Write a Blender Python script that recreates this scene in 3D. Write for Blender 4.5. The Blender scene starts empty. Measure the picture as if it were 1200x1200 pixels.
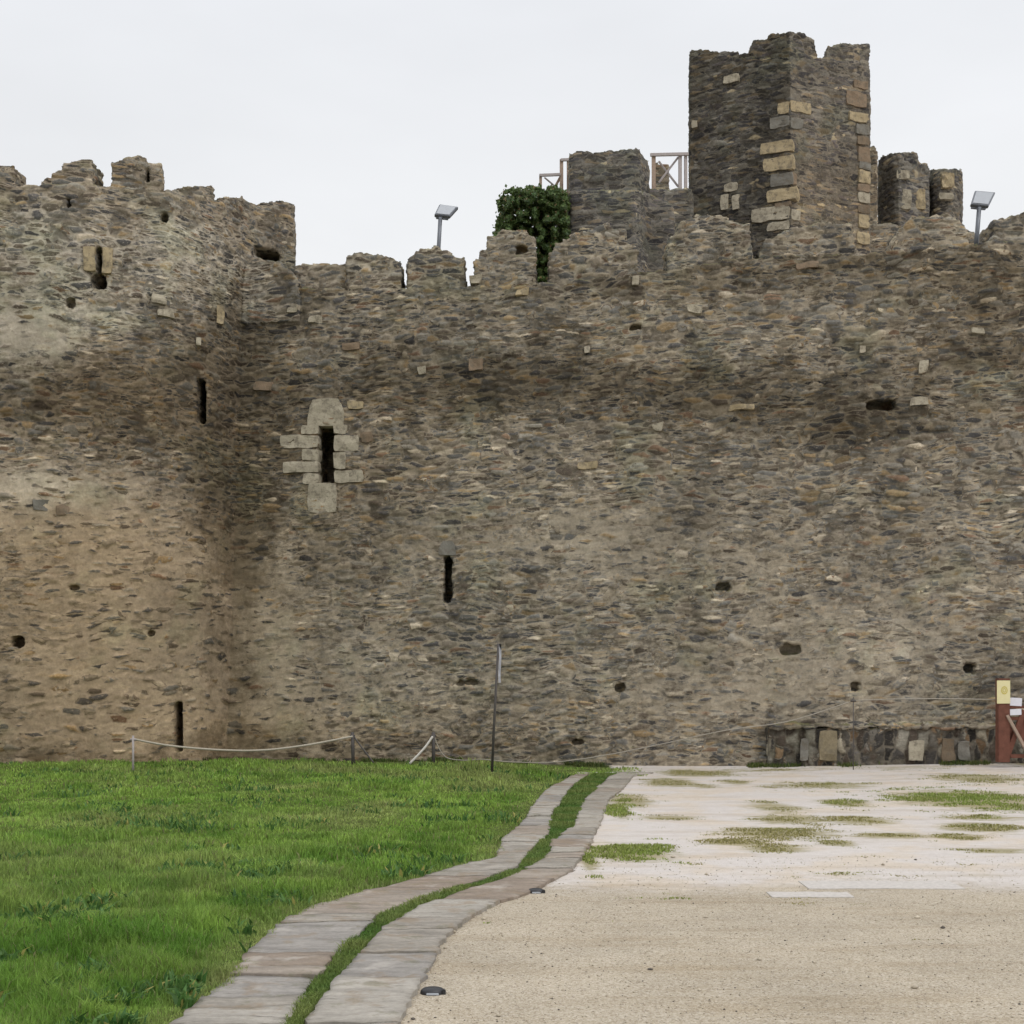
import bpy, bmesh, math, random
import numpy as np
from mathutils import Vector, noise as mnoise

random.seed(7); rng = np.random.default_rng(7)
scene = bpy.context.scene
COL = scene.collection
F = 1600.0; HZ = 790.0; EYE = 1.6

def U(px): return (px - 600.0) / F
def V(py): return (HZ - py) / F
def at(px, py, Y): return Vector((U(px) * Y, Y, EYE + V(py) * Y))
def gnd(px, py):
    Y = EYE * F / (py - HZ); return U(px) * Y, Y

# ------------------------------------------------------------------ tags / things
def tag(o, label=None, cat=None, group=None, kind=None):
    if label: o['label'] = label
    if cat: o['category'] = cat
    if group: o['group'] = group
    if kind: o['kind'] = kind
    return o
def thing(name, loc, label, cat, group=None):
    o = bpy.data.objects.new(name, None); COL.objects.link(o)
    o.location = loc; o.empty_display_size = .2
    return tag(o, label, cat, group)
def link(name, me, mat, parent=None):
    o = bpy.data.objects.new(name, me); COL.objects.link(o)
    if mat and not me.materials: me.materials.append(mat)
    if parent:
        o.parent = parent
        l = parent.matrix_basis.translation.copy()
        p = parent
        while p.parent: p = p.parent; l += p.matrix_basis.translation
        o.location = -l            # meshes are written in world coordinates
    return o
def mesh_np(name, co, faces_list):
    """co Nx3, faces_list: list of arrays (M x k)"""
    me = bpy.data.meshes.new(name)
    me.vertices.add(len(co)); me.vertices.foreach_set('co', np.asarray(co, dtype=np.float32).ravel())
    tot = sum(f.size for f in faces_list); nf = sum(len(f) for f in faces_list)
    me.loops.add(tot); me.polygons.add(nf)
    me.loops.foreach_set('vertex_index', np.concatenate([f.ravel() for f in faces_list]).astype(np.int32))
    st = []; s = 0
    for f in faces_list:
        k = f.shape[1]; st.append(s + np.arange(len(f)) * k); s += f.size
    me.polygons.foreach_set('loop_start', np.concatenate(st).astype(np.int32))
    me.update(calc_edges=True); me.validate()
    return me
def smooth(me):
    me.polygons.foreach_set('use_smooth', np.ones(len(me.polygons), dtype=bool))

# ------------------------------------------------------------------ node helper
class N:
    def __init__(s, name):
        s.m = bpy.data.materials.new(name); s.m.use_nodes = True
        s.t = s.m.node_tree; s.t.nodes.clear()
        s.out = s.t.nodes.new('ShaderNodeOutputMaterial')
    def n(s, typ, **kw):
        x = s.t.nodes.new(typ)
        for k, v in kw.items(): setattr(x, k, v)
        return x
    def put(s, sock, v):
        if v is None: return
        if isinstance(v, bpy.types.NodeSocket): s.t.links.new(v, sock)
        else:
            if sock.type == 'RGBA' and len(v) == 3: v = (*v, 1)
            sock.default_value = v
    def math(s, op, a, b=None, c=None, clamp=False):
        x = s.n('ShaderNodeMath', operation=op); x.use_clamp = clamp
        s.put(x.inputs[0], a); s.put(x.inputs[1], b)
        if c is not None: s.put(x.inputs[2], c)
        return x.outputs[0]
    def vmath(s, op, a, b=None):
        x = s.n('ShaderNodeVectorMath', operation=op); s.put(x.inputs[0], a)
        if b is not None: s.put(x.inputs[3 if op == 'SCALE' else 1], b)
        return x.outputs[0]
    def mix(s, f, a, b, mode='MIX'):
        x = s.n('ShaderNodeMix', data_type='RGBA', blend_type=mode)
        s.put(x.inputs[0], f); s.put(x.inputs[6], a); s.put(x.inputs[7], b); return x.outputs[2]
    def noise(s, vec, scale, detail=3, rough=.55, col=False):
        x = s.n('ShaderNodeTexNoise'); s.put(x.inputs['Vector'], vec)
        x.inputs['Scale'].default_value = scale; x.inputs['Detail'].default_value = detail
        x.inputs['Roughness'].default_value = rough
        return x.outputs['Color' if col else 'Fac']
    def vor(s, vec, scale, feature='F1', rnd=1.0):
        x = s.n('ShaderNodeTexVoronoi', feature=feature); s.put(x.inputs['Vector'], vec)
        x.inputs['Scale'].default_value = scale; x.inputs['Randomness'].default_value = rnd
        return x
    def ramp(s, f, stops, interp='LINEAR'):
        x = s.n('ShaderNodeValToRGB'); s.put(x.inputs[0], f); e = x.color_ramp.elements
        x.color_ramp.interpolation = interp
        while len(e) < len(stops): e.new(.5)
        for i, (p, c) in enumerate(stops):
            e[i].position = p; e[i].color = (*c, 1) if len(c) == 3 else c
        return x.outputs[0]
    def step(s, v, a, b):
        x = s.n('ShaderNodeMapRange', interpolation_type='SMOOTHSTEP'); s.put(x.inputs[0], v)
        x.inputs[1].default_value = a; x.inputs[2].default_value = b; return x.outputs[0]
    def sep(s, v):
        x = s.n('ShaderNodeSeparateXYZ'); s.put(x.inputs[0], v); return x.outputs
    def attr(s, name, out='Vector'):
        x = s.n('ShaderNodeAttribute', attribute_name=name); return x.outputs[out]
    def bsdf(s, col, rough=.9, bump=None, bstr=.3, bdist=.01, metal=0, spec=.2):
        b = s.n('ShaderNodeBsdfPrincipled'); s.put(b.inputs['Base Color'], col)
        s.put(b.inputs['Roughness'], rough); b.inputs['Metallic'].default_value = metal
        b.inputs['Specular IOR Level'].default_value = spec
        if bump is not None:
            u = s.n('ShaderNodeBump'); u.inputs['Strength'].default_value = bstr
            u.inputs['Distance'].default_value = bdist; s.put(u.inputs['Height'], bump)
            s.t.links.new(u.outputs[0], b.inputs['Normal'])
        s.t.links.new(b.outputs[0], s.out.inputs[0]); return b

def masonry(name, palette, mortar, size=1.0, slate=.5, mortar_w=.10, relief=1.0, bright=1.0, upright=False):
    """coursed rubble: flat 3-D Voronoi cells of three sizes, mortar joints, real displacement"""
    s = N(name)
    P = s.attr('rest')
    low = s.noise(P, .8, 2, .5, col=True)
    warp = s.vmath('MULTIPLY', s.vmath('SUBTRACT', low, (.5, .5, .5)), (.0, .0, .35))
    fine = s.noise(P, 9, 3, .6, col=True)
    warp2 = s.vmath('MULTIPLY', s.vmath('SUBTRACT', fine, (.5, .5, .5)), (.10, .10, .035))
    Q = s.vmath('ADD', s.vmath('ADD', P, warp), warp2)
    def layer(sc):
        q = s.vmath('MULTIPLY', Q, tuple(v / size for v in sc))
        c = s.vor(q, 1.0); e = s.vor(q, 1.0, 'DISTANCE_TO_EDGE')
        r = s.sep(c.outputs['Color'])
        return r[0], r[1], e.outputs['Distance'], r[2]
    LS = ((5.5, 5.5, 2.6), (8, 8, 3.4), (4.2, 4.2, 3.4)) if upright else ((3.0, 3.0, 10.5), (3.9, 3.9, 18.0), (2.5, 2.5, 6.2))
    A, B, C = [layer(v) for v in LS]
    pick = s.noise(P, 1.1, 3, .6)
    fB = s.step(pick, .60 - .22 * slate, .66 - .22 * slate)
    pick2 = s.noise(s.vmath('ADD', P, (31, 7, 3)), 1.6, 3, .6)
    fC = s.step(pick2, .60, .63)
    def mixf(f, a, b):
        x = s.n('ShaderNodeMix', data_type='FLOAT'); s.put(x.inputs[0], f); s.put(x.inputs[2], a); s.put(x.inputs[3], b)
        return x.outputs[0]
    R0 = mixf(fC, mixf(fB, A[0], B[0]), C[0])
    R1 = mixf(fC, mixf(fB, A[1], B[1]), C[1])
    E = mixf(fC, mixf(fB, A[2], B[2]), C[2])
    R2 = mixf(fC, mixf(fB, A[3], B[3]), C[3])
    tone = s.attr('tone', 'Color')
    st = s.n('ShaderNodeSeparateColor'); s.put(st.inputs[0], tone)
    dark, cover, warm = st.outputs[0], st.outputs[1], st.outputs[2]
    pale = s.attr('tone', 'Alpha')
    stone = s.ramp(R0, palette, 'CONSTANT')
    # every stone has its own lightness
    k = s.math('MULTIPLY_ADD', R1, .75, .62)
    stone = s.mix(1, stone, s.n_rgb(k), 'MULTIPLY')
    grain = s.noise(P, 26, 4, .7)
    stone = s.mix(1, stone, s.n_rgb(s.math('MULTIPLY_ADD', grain, 1.1, .45)), 'MULTIPLY')
    bed = s.noise(s.vmath('MULTIPLY', P, (9, 9, 38)), 1, 3, .65)
    stone = s.mix(.7, stone, s.n_rgb(s.math('MULTIPLY_ADD', bed, .9, .55)), 'MULTIPLY')
    # mortar: joints, plus smeared cover that hides the smaller stones
    jn = s.noise(P, 14, 3, .6)
    jw = s.math('ADD', mortar_w * .4, s.math('MULTIPLY', jn, mortar_w))
    joint = s.math('SUBTRACT', 1, s.step(s.math('SUBTRACT', E, jw), -.03, .05), clamp=True)
    cn = s.math('ADD', s.math('MULTIPLY', s.noise(P, 3.0, 3, .6), .5), s.math('MULTIPLY', s.noise(s.vmath('MULTIPLY', P, (1, 1, 1.9)), 11, 4, .7), .5))
    cov = s.step(s.math('ADD', s.math('MULTIPLY', cover, .88), s.math('MULTIPLY', s.math('SUBTRACT', cn, .5), 2.6)), .30, .72)
    cov = s.math('MULTIPLY', cov, s.step(R2, .16, .34))
    mm = s.math('MAXIMUM', s.math('MULTIPLY', joint, .75), s.math('MULTIPLY', cov, .86))
    mn = s.noise(P, 7, 5, .7)
    pm_ = s.step(s.math('ADD', pale, s.math('MULTIPLY', s.math('SUBTRACT', s.noise(P, 2.6, 4, .7), .5), 1.2)), .2, .8)
    mort = s.mix(s.math('MULTIPLY', pm_, .75), (*mortar, 1), (.56, .515, .43, 1))
    mort = s.mix(1, mort, s.n_rgb(s.math('MULTIPLY_ADD', mn, 1.1, .45)), 'MULTIPLY')
    mort = s.mix(1, mort, s.n_rgb(s.math('MULTIPLY_ADD', grain, .6, .7)), 'MULTIPLY')
    # small spalls and flecks of lime across stones and joints alike
    fl = s.noise(s.vmath('MULTIPLY', P, (1, 1, 2.0)), 19, 3, .7)
    mm = s.math('MAXIMUM', mm, s.math('MULTIPLY', s.step(fl, .57, .66), .55))
    # open joints where the pointing has washed out
    opn = s.step(s.noise(P, 2.3, 3, .6), .50, .60)
    opn = s.math('MULTIPLY', s.math('MULTIPLY', opn, joint), s.math('SUBTRACT', 1, cov))
    col = s.mix(mm, stone, mort)
    col = s.mix(s.math('MULTIPLY', opn, .6), col, (.035, .031, .026, 1))
    # weathering; on the keep the dark tone is painted-in shade
    pat = s.noise(P, .55, 4, .65)
    col = s.mix(1, col, s.n_rgb(s.math('MULTIPLY_ADD', pat, 1.3, .40)), 'MULTIPLY')
    hue = s.noise(s.vmath('ADD', P, (9, 2, 55)), .9, 4, .6)
    col = s.mix(s.step(hue, .52, .68), col, s.mix(1, col, (.95, 1.0, .95, 1), 'MULTIPLY'))
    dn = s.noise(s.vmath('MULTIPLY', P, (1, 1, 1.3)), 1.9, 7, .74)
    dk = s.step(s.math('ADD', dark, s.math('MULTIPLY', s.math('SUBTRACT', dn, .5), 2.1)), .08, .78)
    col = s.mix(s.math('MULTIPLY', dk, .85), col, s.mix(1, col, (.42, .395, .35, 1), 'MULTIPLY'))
    col = s.mix(warm, col, s.mix(1, col, (1.07, .95, .80, 1), 'MULTIPLY'))
    # moss and lichen on ledges (faces that look up)
    geo = s.n('ShaderNodeNewGeometry')
    up = s.step(s.sep(geo.outputs['Normal'])[2], .35, .8)
    mossn = s.step(s.noise(P, 3, 4, .7), .42, .6)
    col = s.mix(s.math('MULTIPLY', s.math('MULTIPLY', up, mossn), .55), col, (.16, .16, .06, 1))
    if bright != 1: col = s.mix(1, col, (bright, bright, bright, 1), 'MULTIPLY')
    s.bsdf(col, .95, grain, .35, .02, spec=.12)
    body = s.step(E, 0.0, .22)
    h = s.math('MULTIPLY', s.math('MULTIPLY', body, .030 * relief), s.math('SUBTRACT', 1, s.math('MULTIPLY', cov, .75)))
    h = s.math('ADD', h, s.math('MULTIPLY', s.math('SUBTRACT', R1, .5), s.math('MULTIPLY', s.math('SUBTRACT', 1, s.math('MULTIPLY', cov, .8)), .036 * relief)))
    h = s.math('ADD', h, s.math('MULTIPLY', s.math('SUBTRACT', s.noise(P, 1.6, 3, .6), .5), .10 * relief))
    h = s.math('ADD', h, s.math('MULTIPLY', s.math('SUBTRACT', s.noise(P, 18, 4, .7), .5), .022 * relief))
    d = s.n('ShaderNodeDisplacement'); d.inputs['Midlevel'].default_value = 0; d.inputs['Scale'].default_value = 1
    s.put(d.inputs['Height'], s.math('SUBTRACT', h, .02)); s.t.links.new(d.outputs[0], s.out.inputs['Displacement'])
    s.m.displacement_method = 'DISPLACEMENT'
    return s.m
def _rgb(s, v):
    x = s.n('ShaderNodeCombineXYZ')
    for i in range(3): s.put(x.inputs[i], v)
    return x.outputs[0]
N.n_rgb = _rgb

def simple(name, col, rough=.8, nscale=12, amt=.5, metal=0, spec=.3, bump=.3, coord='Object'):
    s = N(name); tc = s.n('ShaderNodeTexCoord').outputs[coord]
    nz = s.noise(tc, nscale, 4, .65)
    c = s.mix(1, (*col, 1), s.n_rgb(s.math('MULTIPLY_ADD', nz, amt * 2, 1 - amt)), 'MULTIPLY')
    s.bsdf(c, rough, nz, bump, .01, metal, spec); return s.m

PAL_WALL = [(0, (.085, .082, .080)), (.16, (.185, .16, .125)), (.32, (.14, .137, .127)), (.46, (.255, .22, .165)),
            (.60, (.115, .095, .075)), (.70, (.22, .205, .175)), (.84, (.28, .21, .125)), (.915, (.19, .13, .09)), (.955, (.46, .40, .31))]
PAL_SLATE = [(0, (.065, .063, .066)), (.25, (.12, .115, .105)), (.45, (.085, .078, .070)), (.62, (.165, .155, .135)),
             (.80, (.19, .155, .11)), (.92, (.11, .10, .10)), (.975, (.34, .29, .20))]
M_WALL = masonry('rubble_masonry', PAL_WALL, (.325, .284, .218), .88, .6, .095, 1.0, .99)
M_TOWER = masonry('mortared_rubble', PAL_WALL, (.345, .294, .228), .88, .65, .10, .9, .98)
M_KEEP = masonry('slate_masonry', PAL_SLATE, (.22, .20, .165), 1.15, .8, .05, 1.0, 1.08)
def sandstone(name, col):
    s = N(name); P = s.n('ShaderNodeNewGeometry').outputs['Position']
    a = s.noise(P, 4, 4, .65); b = s.noise(P, 40, 3, .6)
    c = s.mix(1, (*col, 1), s.n_rgb(s.math('MULTIPLY_ADD', a, .9, .55)), 'MULTIPLY')
    c = s.mix(1, c, s.n_rgb(s.math('MULTIPLY_ADD', b, .5, .75)), 'MULTIPLY')
    c = s.mix(s.math('MULTIPLY', s.step(s.noise(P, 9, 4, .7), .47, .64), .65), c, (.15, .13, .10, 1))
    s.bsdf(c, .95, s.math('ADD', a, s.math('MULTIPLY', b, .4)), .5, .02, spec=.1); return s.m
M_SAND = sandstone('grey_sandstone', (.385, .345, .265))
M_OCHRE = sandstone('ochre_sandstone', (.40, .325, .205))
M_RUST = sandstone('rusty_sandstone', (.24, .18, .125))
M_GREYST = sandstone('grey_stone', (.20, .19, .165))
M_OCHRE2 = sandstone('dull_ochre_stone', (.24, .20, .13))
M_BROWNST = sandstone('brown_stone', (.19, .145, .10))
M_DARKST = sandstone('dark_stone', (.085, .075, .06))

# ------------------------------------------------------------------ masonry solids
def bm_solid(stations):
    """stations: (front_bottom, front_top, back_bottom, back_top) 3-vectors, running left to right"""
    bm = bmesh.new(); R = []
    for st in stations: R.append([bm.verts.new(p) for p in st])
    for a, b in zip(R, R[1:]):
        bm.faces.new((a[0], b[0], b[1], a[1])); bm.faces.new((a[1], b[1], b[3], a[3]))
        bm.faces.new((a[3], b[3], b[2], a[2])); bm.faces.new((a[2], b[2], b[0], a[0]))
    a = R[0]; bm.faces.new((a[0], a[1], a[3], a[2])); a = R[-1]; bm.faces.new((a[2], a[3], a[1], a[0]))
    bmesh.ops.recalc_face_normals(bm, faces=bm.faces); return bm
def bake(name, bm, voxel, cutters=(), tone=None, mat=None, parent=None, z_lo=None):
    """boolean the openings, voxel-remesh, store rest position and tone (weathering, painted-in shade), link"""
    me = bpy.data.meshes.new(name); bmesh.ops.triangulate(bm, faces=bm.faces); bm.to_mesh(me); bm.free()
    tmp = bpy.data.objects.new('tmp', me); COL.objects.link(tmp); extra = []
    for (c, sx, sy, sz, rot) in cutters:
        b = bmesh.new(); bmesh.ops.create_cube(b, size=1)
        for v in b.verts:
            v.co = Vector((v.co.x * sx, v.co.y * sy, v.co.z * sz))
        b.to_mesh(m2 := bpy.data.meshes.new('cut')); b.free()
        oc = bpy.data.objects.new('cut', m2); COL.objects.link(oc)
        oc.location = c; oc.rotation_euler = (0, 0, rot); extra.append(oc)
        md = tmp.modifiers.new('b', 'BOOLEAN'); md.operation = 'DIFFERENCE'; md.solver = 'EXACT'; md.object = oc
    rm = tmp.modifiers.new('r', 'REMESH'); rm.mode = 'VOXEL'; rm.voxel_size = voxel; rm.use_smooth_shade = True
    dg = bpy.context.evaluated_depsgraph_get(); dg.update()
    new = bpy.data.meshes.new_from_object(tmp.evaluated_get(dg), depsgraph=dg)
    for o in [tmp] + extra: bpy.data.objects.remove(o, do_unlink=True)
    new.name = name
    n = len(new.vertices); co = np.empty(n * 3, dtype=np.float32); new.vertices.foreach_get('co', co)
    a = new.attributes.new('rest', 'FLOAT_VECTOR', 'POINT'); a.data.foreach_set('vector', co)
    P = co.reshape(-1, 3); t = np.zeros((n, 4), dtype=np.float32); t[:, 3] = 1
    if tone:
        v_ = tone(P); t[:, 3] = 0
        for k_, q_ in enumerate(v_): t[:, k_] = q_
    a = new.attributes.new('tone', 'FLOAT_COLOR', 'POINT'); a.data.foreach_set('color', t.ravel())
    new.materials.clear(); smooth(new)
    return link(name, new, mat, parent)

def blobs(P, lst, depth=24.5):
    """soft patches centred on points of the wall (photo coordinates turned into metres on the wall plane)"""
    out = np.zeros(len(P))
    for (px, py, rx, ry, k) in lst:
        c = at(px, py, depth); sx = rx / F * depth; sz = ry / F * depth
        out += k * np.exp(-(((P[:, 0] - c.x) / sx) ** 2 + ((P[:, 2] - c.z) / sz) ** 2))
    return out
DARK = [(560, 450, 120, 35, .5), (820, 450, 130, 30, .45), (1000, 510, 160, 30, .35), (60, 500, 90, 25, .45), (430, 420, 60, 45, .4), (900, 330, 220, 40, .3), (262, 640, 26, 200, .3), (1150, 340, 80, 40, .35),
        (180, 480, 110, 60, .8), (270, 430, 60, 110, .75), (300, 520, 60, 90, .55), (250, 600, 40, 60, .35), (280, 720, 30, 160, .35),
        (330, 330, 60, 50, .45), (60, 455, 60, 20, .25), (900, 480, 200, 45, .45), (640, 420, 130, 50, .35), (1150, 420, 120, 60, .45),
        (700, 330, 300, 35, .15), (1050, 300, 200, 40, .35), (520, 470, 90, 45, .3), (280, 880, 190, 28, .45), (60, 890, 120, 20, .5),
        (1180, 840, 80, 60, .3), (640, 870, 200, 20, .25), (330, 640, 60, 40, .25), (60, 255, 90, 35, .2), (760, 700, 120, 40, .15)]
COVER = [(1000, 740, 250, 90, .32), (880, 815, 200, 50, .25), (70, 420, 90, 50, .9), (60, 590, 130, 40, .75), (150, 720, 170, 150, .95), (120, 850, 160, 60, .8), (110, 330, 150, 60, .45),
         (230, 290, 70, 60, .35), (560, 640, 260, 60, .45), (420, 800, 200, 90, .5), (900, 640, 260, 60, .3), (700, 620, 90, 50, .3),
         (800, 820, 250, 50, .3), (270, 780, 90, 120, .4), (980, 750, 200, 50, .25)]
WARM = [(100, 760, 230, 170, .9), (120, 640, 140, 60, .35), (230, 870, 200, 50, .5), (400, 560, 120, 120, .3), (150, 480, 110, 50, .4),
        (560, 860, 250, 50, .25), (1120, 400, 120, 50, .2), (60, 400, 80, 40, .1)]
PALE = [(60, 290, 100, 60, .5), (240, 320, 60, 70, .5), (130, 390, 130, 25, .4), (45, 425, 80, 45, .9), (95, 335, 60, 45, .8), (70, 585, 90, 30, .8), (190, 340, 60, 35, .5), (330, 650, 40, 30, .5), (220, 290, 60, 40, .4),
        (560, 660, 160, 40, .35), (660, 800, 120, 40, .35), (1040, 760, 160, 50, .35), (880, 560, 200, 40, .3), (430, 770, 120, 50, .3), (20, 770, 60, 100, .3)]
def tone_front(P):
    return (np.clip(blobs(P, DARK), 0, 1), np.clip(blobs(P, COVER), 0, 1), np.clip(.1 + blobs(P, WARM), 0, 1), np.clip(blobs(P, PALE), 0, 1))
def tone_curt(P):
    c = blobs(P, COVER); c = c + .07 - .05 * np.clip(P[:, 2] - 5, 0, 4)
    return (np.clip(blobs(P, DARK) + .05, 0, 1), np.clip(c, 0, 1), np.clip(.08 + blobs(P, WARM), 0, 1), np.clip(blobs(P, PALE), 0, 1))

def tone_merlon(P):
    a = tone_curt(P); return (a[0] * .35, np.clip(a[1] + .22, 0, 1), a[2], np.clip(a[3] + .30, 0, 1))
# curtain wall plane:  Y = CA - .1285 X + .07 Z
CA = 24.9 - .1285 * 5.45
def on_curt(px, py, off=0.0):
    u, v = U(px), V(py); Y = (CA + .07 * EYE) / (1 + .1285 * u - .07 * v); 
    return Vector((u * Y, Y + off, EYE + v * Y))
def curtY(X, Z): return CA - .1285 * X + .07 * Z

# ---- left tower footprint (px, depth)
TW = [(-420, 23.6), (-250, 23.1), (-100, 23.0), (0, 23.1), (80, 23.3), (150, 23.6), (200, 23.95), (235, 24.35), (262, 24.85),
      (280, 25.3), (289, 25.6), (302, 25.85), (320, 26.1), (346, 26.5)]
TWp = np.array([p for p, _ in TW], float); TWy = np.array([y for _, y in TW])
def twY(px): return float(np.interp(px, TWp, TWy))
def jag(a, b, n): return [a + (b - a) * i / n for i in range(n + 1)]
def profile(pts, step_px, jit, seed, depth=24):
    """photo profile [(px,py)] -> finer list with stone-course steps"""
    r = random.Random(seed); out = []
    for (x0, y0), (x1, y1) in zip(pts, pts[1:]):
        n = max(1, int(abs(x1 - x0) / step_px))
        for i in range(n):
            t = i / n; x = x0 + (x1 - x0) * t; y = y0 + (y1 - y0) * t + r.uniform(-jit, jit)
            if out and x - out[-1][0] < .6: x = out[-1][0] + .6
            if out and r.random() < .5: out.append((max(x - .5, out[-1][0] + .05), out[-1][1]))
            out.append((x, y))
    out.append((max(pts[-1][0], out[-1][0] + .4), pts[-1][1])); return out
def tower_solid(pts, z0, thick=None, off=0.0, batter=0.0):
    S = []
    for px, py in pts:
        Y = twY(px); t = at(px, py, Y); x, z1 = t.x, t.z
        yb = (29.5 if thick is None else Y + off + thick)
        xb = x - (0 if thick is None or px < 150 else min(.5, (px - 150) / 150 * .5) * (px < 299))
        if thick is None: xb = x * yb / Y * 1.004
        elif px > 299: xb = x * yb / Y * 1.01
        S.append(((x, Y + off - batter, z0), (x, Y + off, z1), (xb, yb, z0), (xb, yb, z1)))
    return bm_solid(S)

def slit_cut(px, py0, py1, wpx, Y, depth=1.1, rot=0.0):
    c = at(px, (py0 + py1) / 2, Y); return (c + Vector((0, depth / 2 - .25, 0)), wpx / F * Y, depth, (py1 - py0) / F * Y, rot)

left = thing('tower', at(100, 900, 22), 'tall rounded rubble stone tower at the left end with broken battlements and keyhole arrow loop', 'tower')
left.location.z = 0
pts = profile([(-420, 214), (0, 215), (108, 216), (195, 222), (252, 234), (300, 241), (346, 246)], 9, 1.0, 3)
pts = sorted(set(pts + [(p, float(np.interp(p, [q[0] for q in pts], [q[1] for q in pts]))) for p in TWp[1:-1]]))
cuts = [slit_cut(115, 288, 323, 6, twY(115)), slit_cut(115, 320, 338, 15, twY(115)), slit_cut(236, 444, 496, 8, twY(236)),
        slit_cut(211, 823, 880, 8, twY(211)), slit_cut(80, 232, 243, 6, twY(80), .6), slit_cut(192, 250, 259, 7, twY(192), .5),
        slit_cut(83, 349, 360, 9, twY(83), .5), slit_cut(22, 746, 759, 13, twY(22), .6), slit_cut(312, 291, 305, 26, 26.0, 1.4),
        slit_cut(88, 687, 691, 12, twY(88), .35), slit_cut(178, 740, 745, 8, twY(178), .35), slit_cut(60, 640, 644, 9, twY(60), .3)]
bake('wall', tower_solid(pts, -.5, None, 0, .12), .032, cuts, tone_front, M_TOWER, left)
for i, pr in enumerate([[(-140, 190), (0, 191), (16, 194), (18, 212)], [(47, 212), (60, 203), (70, 199), (74, 189), (90, 187), (108, 188), (108.6, 212)],
           [(127.5, 214), (130, 189), (150, 184), (166, 182), (174, 190), (189, 191), (191, 218)], [(202, 222), (206, 218), (228, 216), (250, 219), (252.5, 231)],
           [(256, 230), (270, 228), (286, 231), (299, 238)], [(301, 237), (312, 235), (328, 234), (346, 238)]]):
    p = profile(pr, 6 if i < 5 else 13, .9 if i < 5 else .25, 20 + i)
    zb = min(at(x, np.interp(x, [q[0] for q in pts], [q[1] for q in pts]), twY(x)).z for x, _ in p) - .12
    cc = [slit_cut(172, 196, 213, 4.5, twY(172), .9)] if i == 2 else ()
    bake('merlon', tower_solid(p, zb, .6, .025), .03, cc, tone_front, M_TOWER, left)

# ---- curtain wall
curt = thing('castle_wall', (2, 23.9, 0), 'long rubble curtain wall of brown and grey stones with a window slit, between the rounded tower and the gate', 'wall')
CT = [(255, 336), (350, 338), (470, 336), (550, 336), (640, 332), (770, 316), (885, 300), (1020, 296), (1150, 284), (1400, 262)]
def ct_y(px): return float(np.interp(px, [a for a, _ in CT], [b for _, b in CT]))
def curt_solid(pts, z0, thick, off=0.0):
    S = []
    for px, py in pts:
        t = on_curt(px, py, off); x, z1 = t.x, t.z
        S.append(((x, curtY(x, z0) + off, z0), (x, t.y, z1), (x, t.y + thick, z0), (x, t.y + thick, z1)))
    return bm_solid(S)
def ccut(px, py0, py1, wpx, depth=1.1):
    c = on_curt(px, (py0 + py1) / 2); return (c + Vector((0, depth / 2 - .25, 0)), wpx / F * c.y, depth, (py1 - py0) / F * c.y, 0)
cuts = [ccut(383.3, 497, 567, 21, 1.5), ccut(525, 651, 706, 9, 1.3), ccut(1033, 468, 480, 34, .7), ccut(927, 755, 766, 22, .5), ccut(1137, 777, 790, 14, .6),
        ccut(848, 683, 692, 17, .5), ccut(745, 379, 387, 14, .5), ccut(727, 801, 810, 12, .5), ccut(1003, 800, 810, 11, .5), ccut(800, 643, 648, 17, .4),
        ccut(838, 647, 652, 16, .4), ccut(750, 704, 709, 40, .35), ccut(1050, 747, 752, 16, .4), ccut(548, 797, 803, 26, .4), ccut(678, 866, 873, 14, .5),
        ccut(620, 523, 528, 12, .35), ccut(1115, 640, 644, 16, .35), ccut(470, 740, 744, 12, .3), ccut(960, 560, 564, 12, .3)]
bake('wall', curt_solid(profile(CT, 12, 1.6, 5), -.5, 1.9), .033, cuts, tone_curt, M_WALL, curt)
MER = [[(284, 322), (287, 308), (300, 306), (322, 307), (338, 314), (349, 328), (352, 345)],
       [(342, 303), (375, 300), (405, 302)], [(405, 298), (425, 296), (445, 300), (461, 302), (470, 305)],
       [(476, 303), (480, 299), (492, 291), (507, 286), (522, 293), (536, 301), (545, 313), (547, 333)],
       [(555, 306), (558, 303), (562, 291), (571, 276), (583, 270), (602, 267), (618, 271), (627, 279), (628.5, 333)],
       [(644, 296), (650, 283), (668, 275), (690, 268), (708, 261), (722, 268), (735, 281), (748, 289), (749, 325)],
       [(782, 292), (786, 275), (800, 256), (822, 248), (846, 252), (868, 262), (880, 276), (884, 298)],
       [(889, 292), (896, 281), (928, 266), (965, 260), (1000, 263), (1003, 290)],
       [(1046, 290), (1052, 271), (1068, 254), (1108, 249), (1130, 261), (1139, 277)],
       [(1164, 278), (1166, 257), (1185, 251), (1215, 243), (1250, 246), (1256, 268)], [(1290, 266), (1294, 240), (1370, 236), (1374, 262)]]
for i, pr in enumerate(MER):
    p = profile(pr, 7, 1.2, 40 + i)
    zb = min(on_curt(x, ct_y(x)).z for x, _ in p) - .14
    off = {0: -.03, 1: .35}.get(i, .03 if i != 2 else .0)
    if i == 0: zb -= .5
    cc = [ccut(611, 287, 296, 14, .5)] if i == 4 else ()
    bake('merlon', curt_solid(p, zb, .7, off), .03, cc, tone_merlon, M_WALL, curt)

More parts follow.
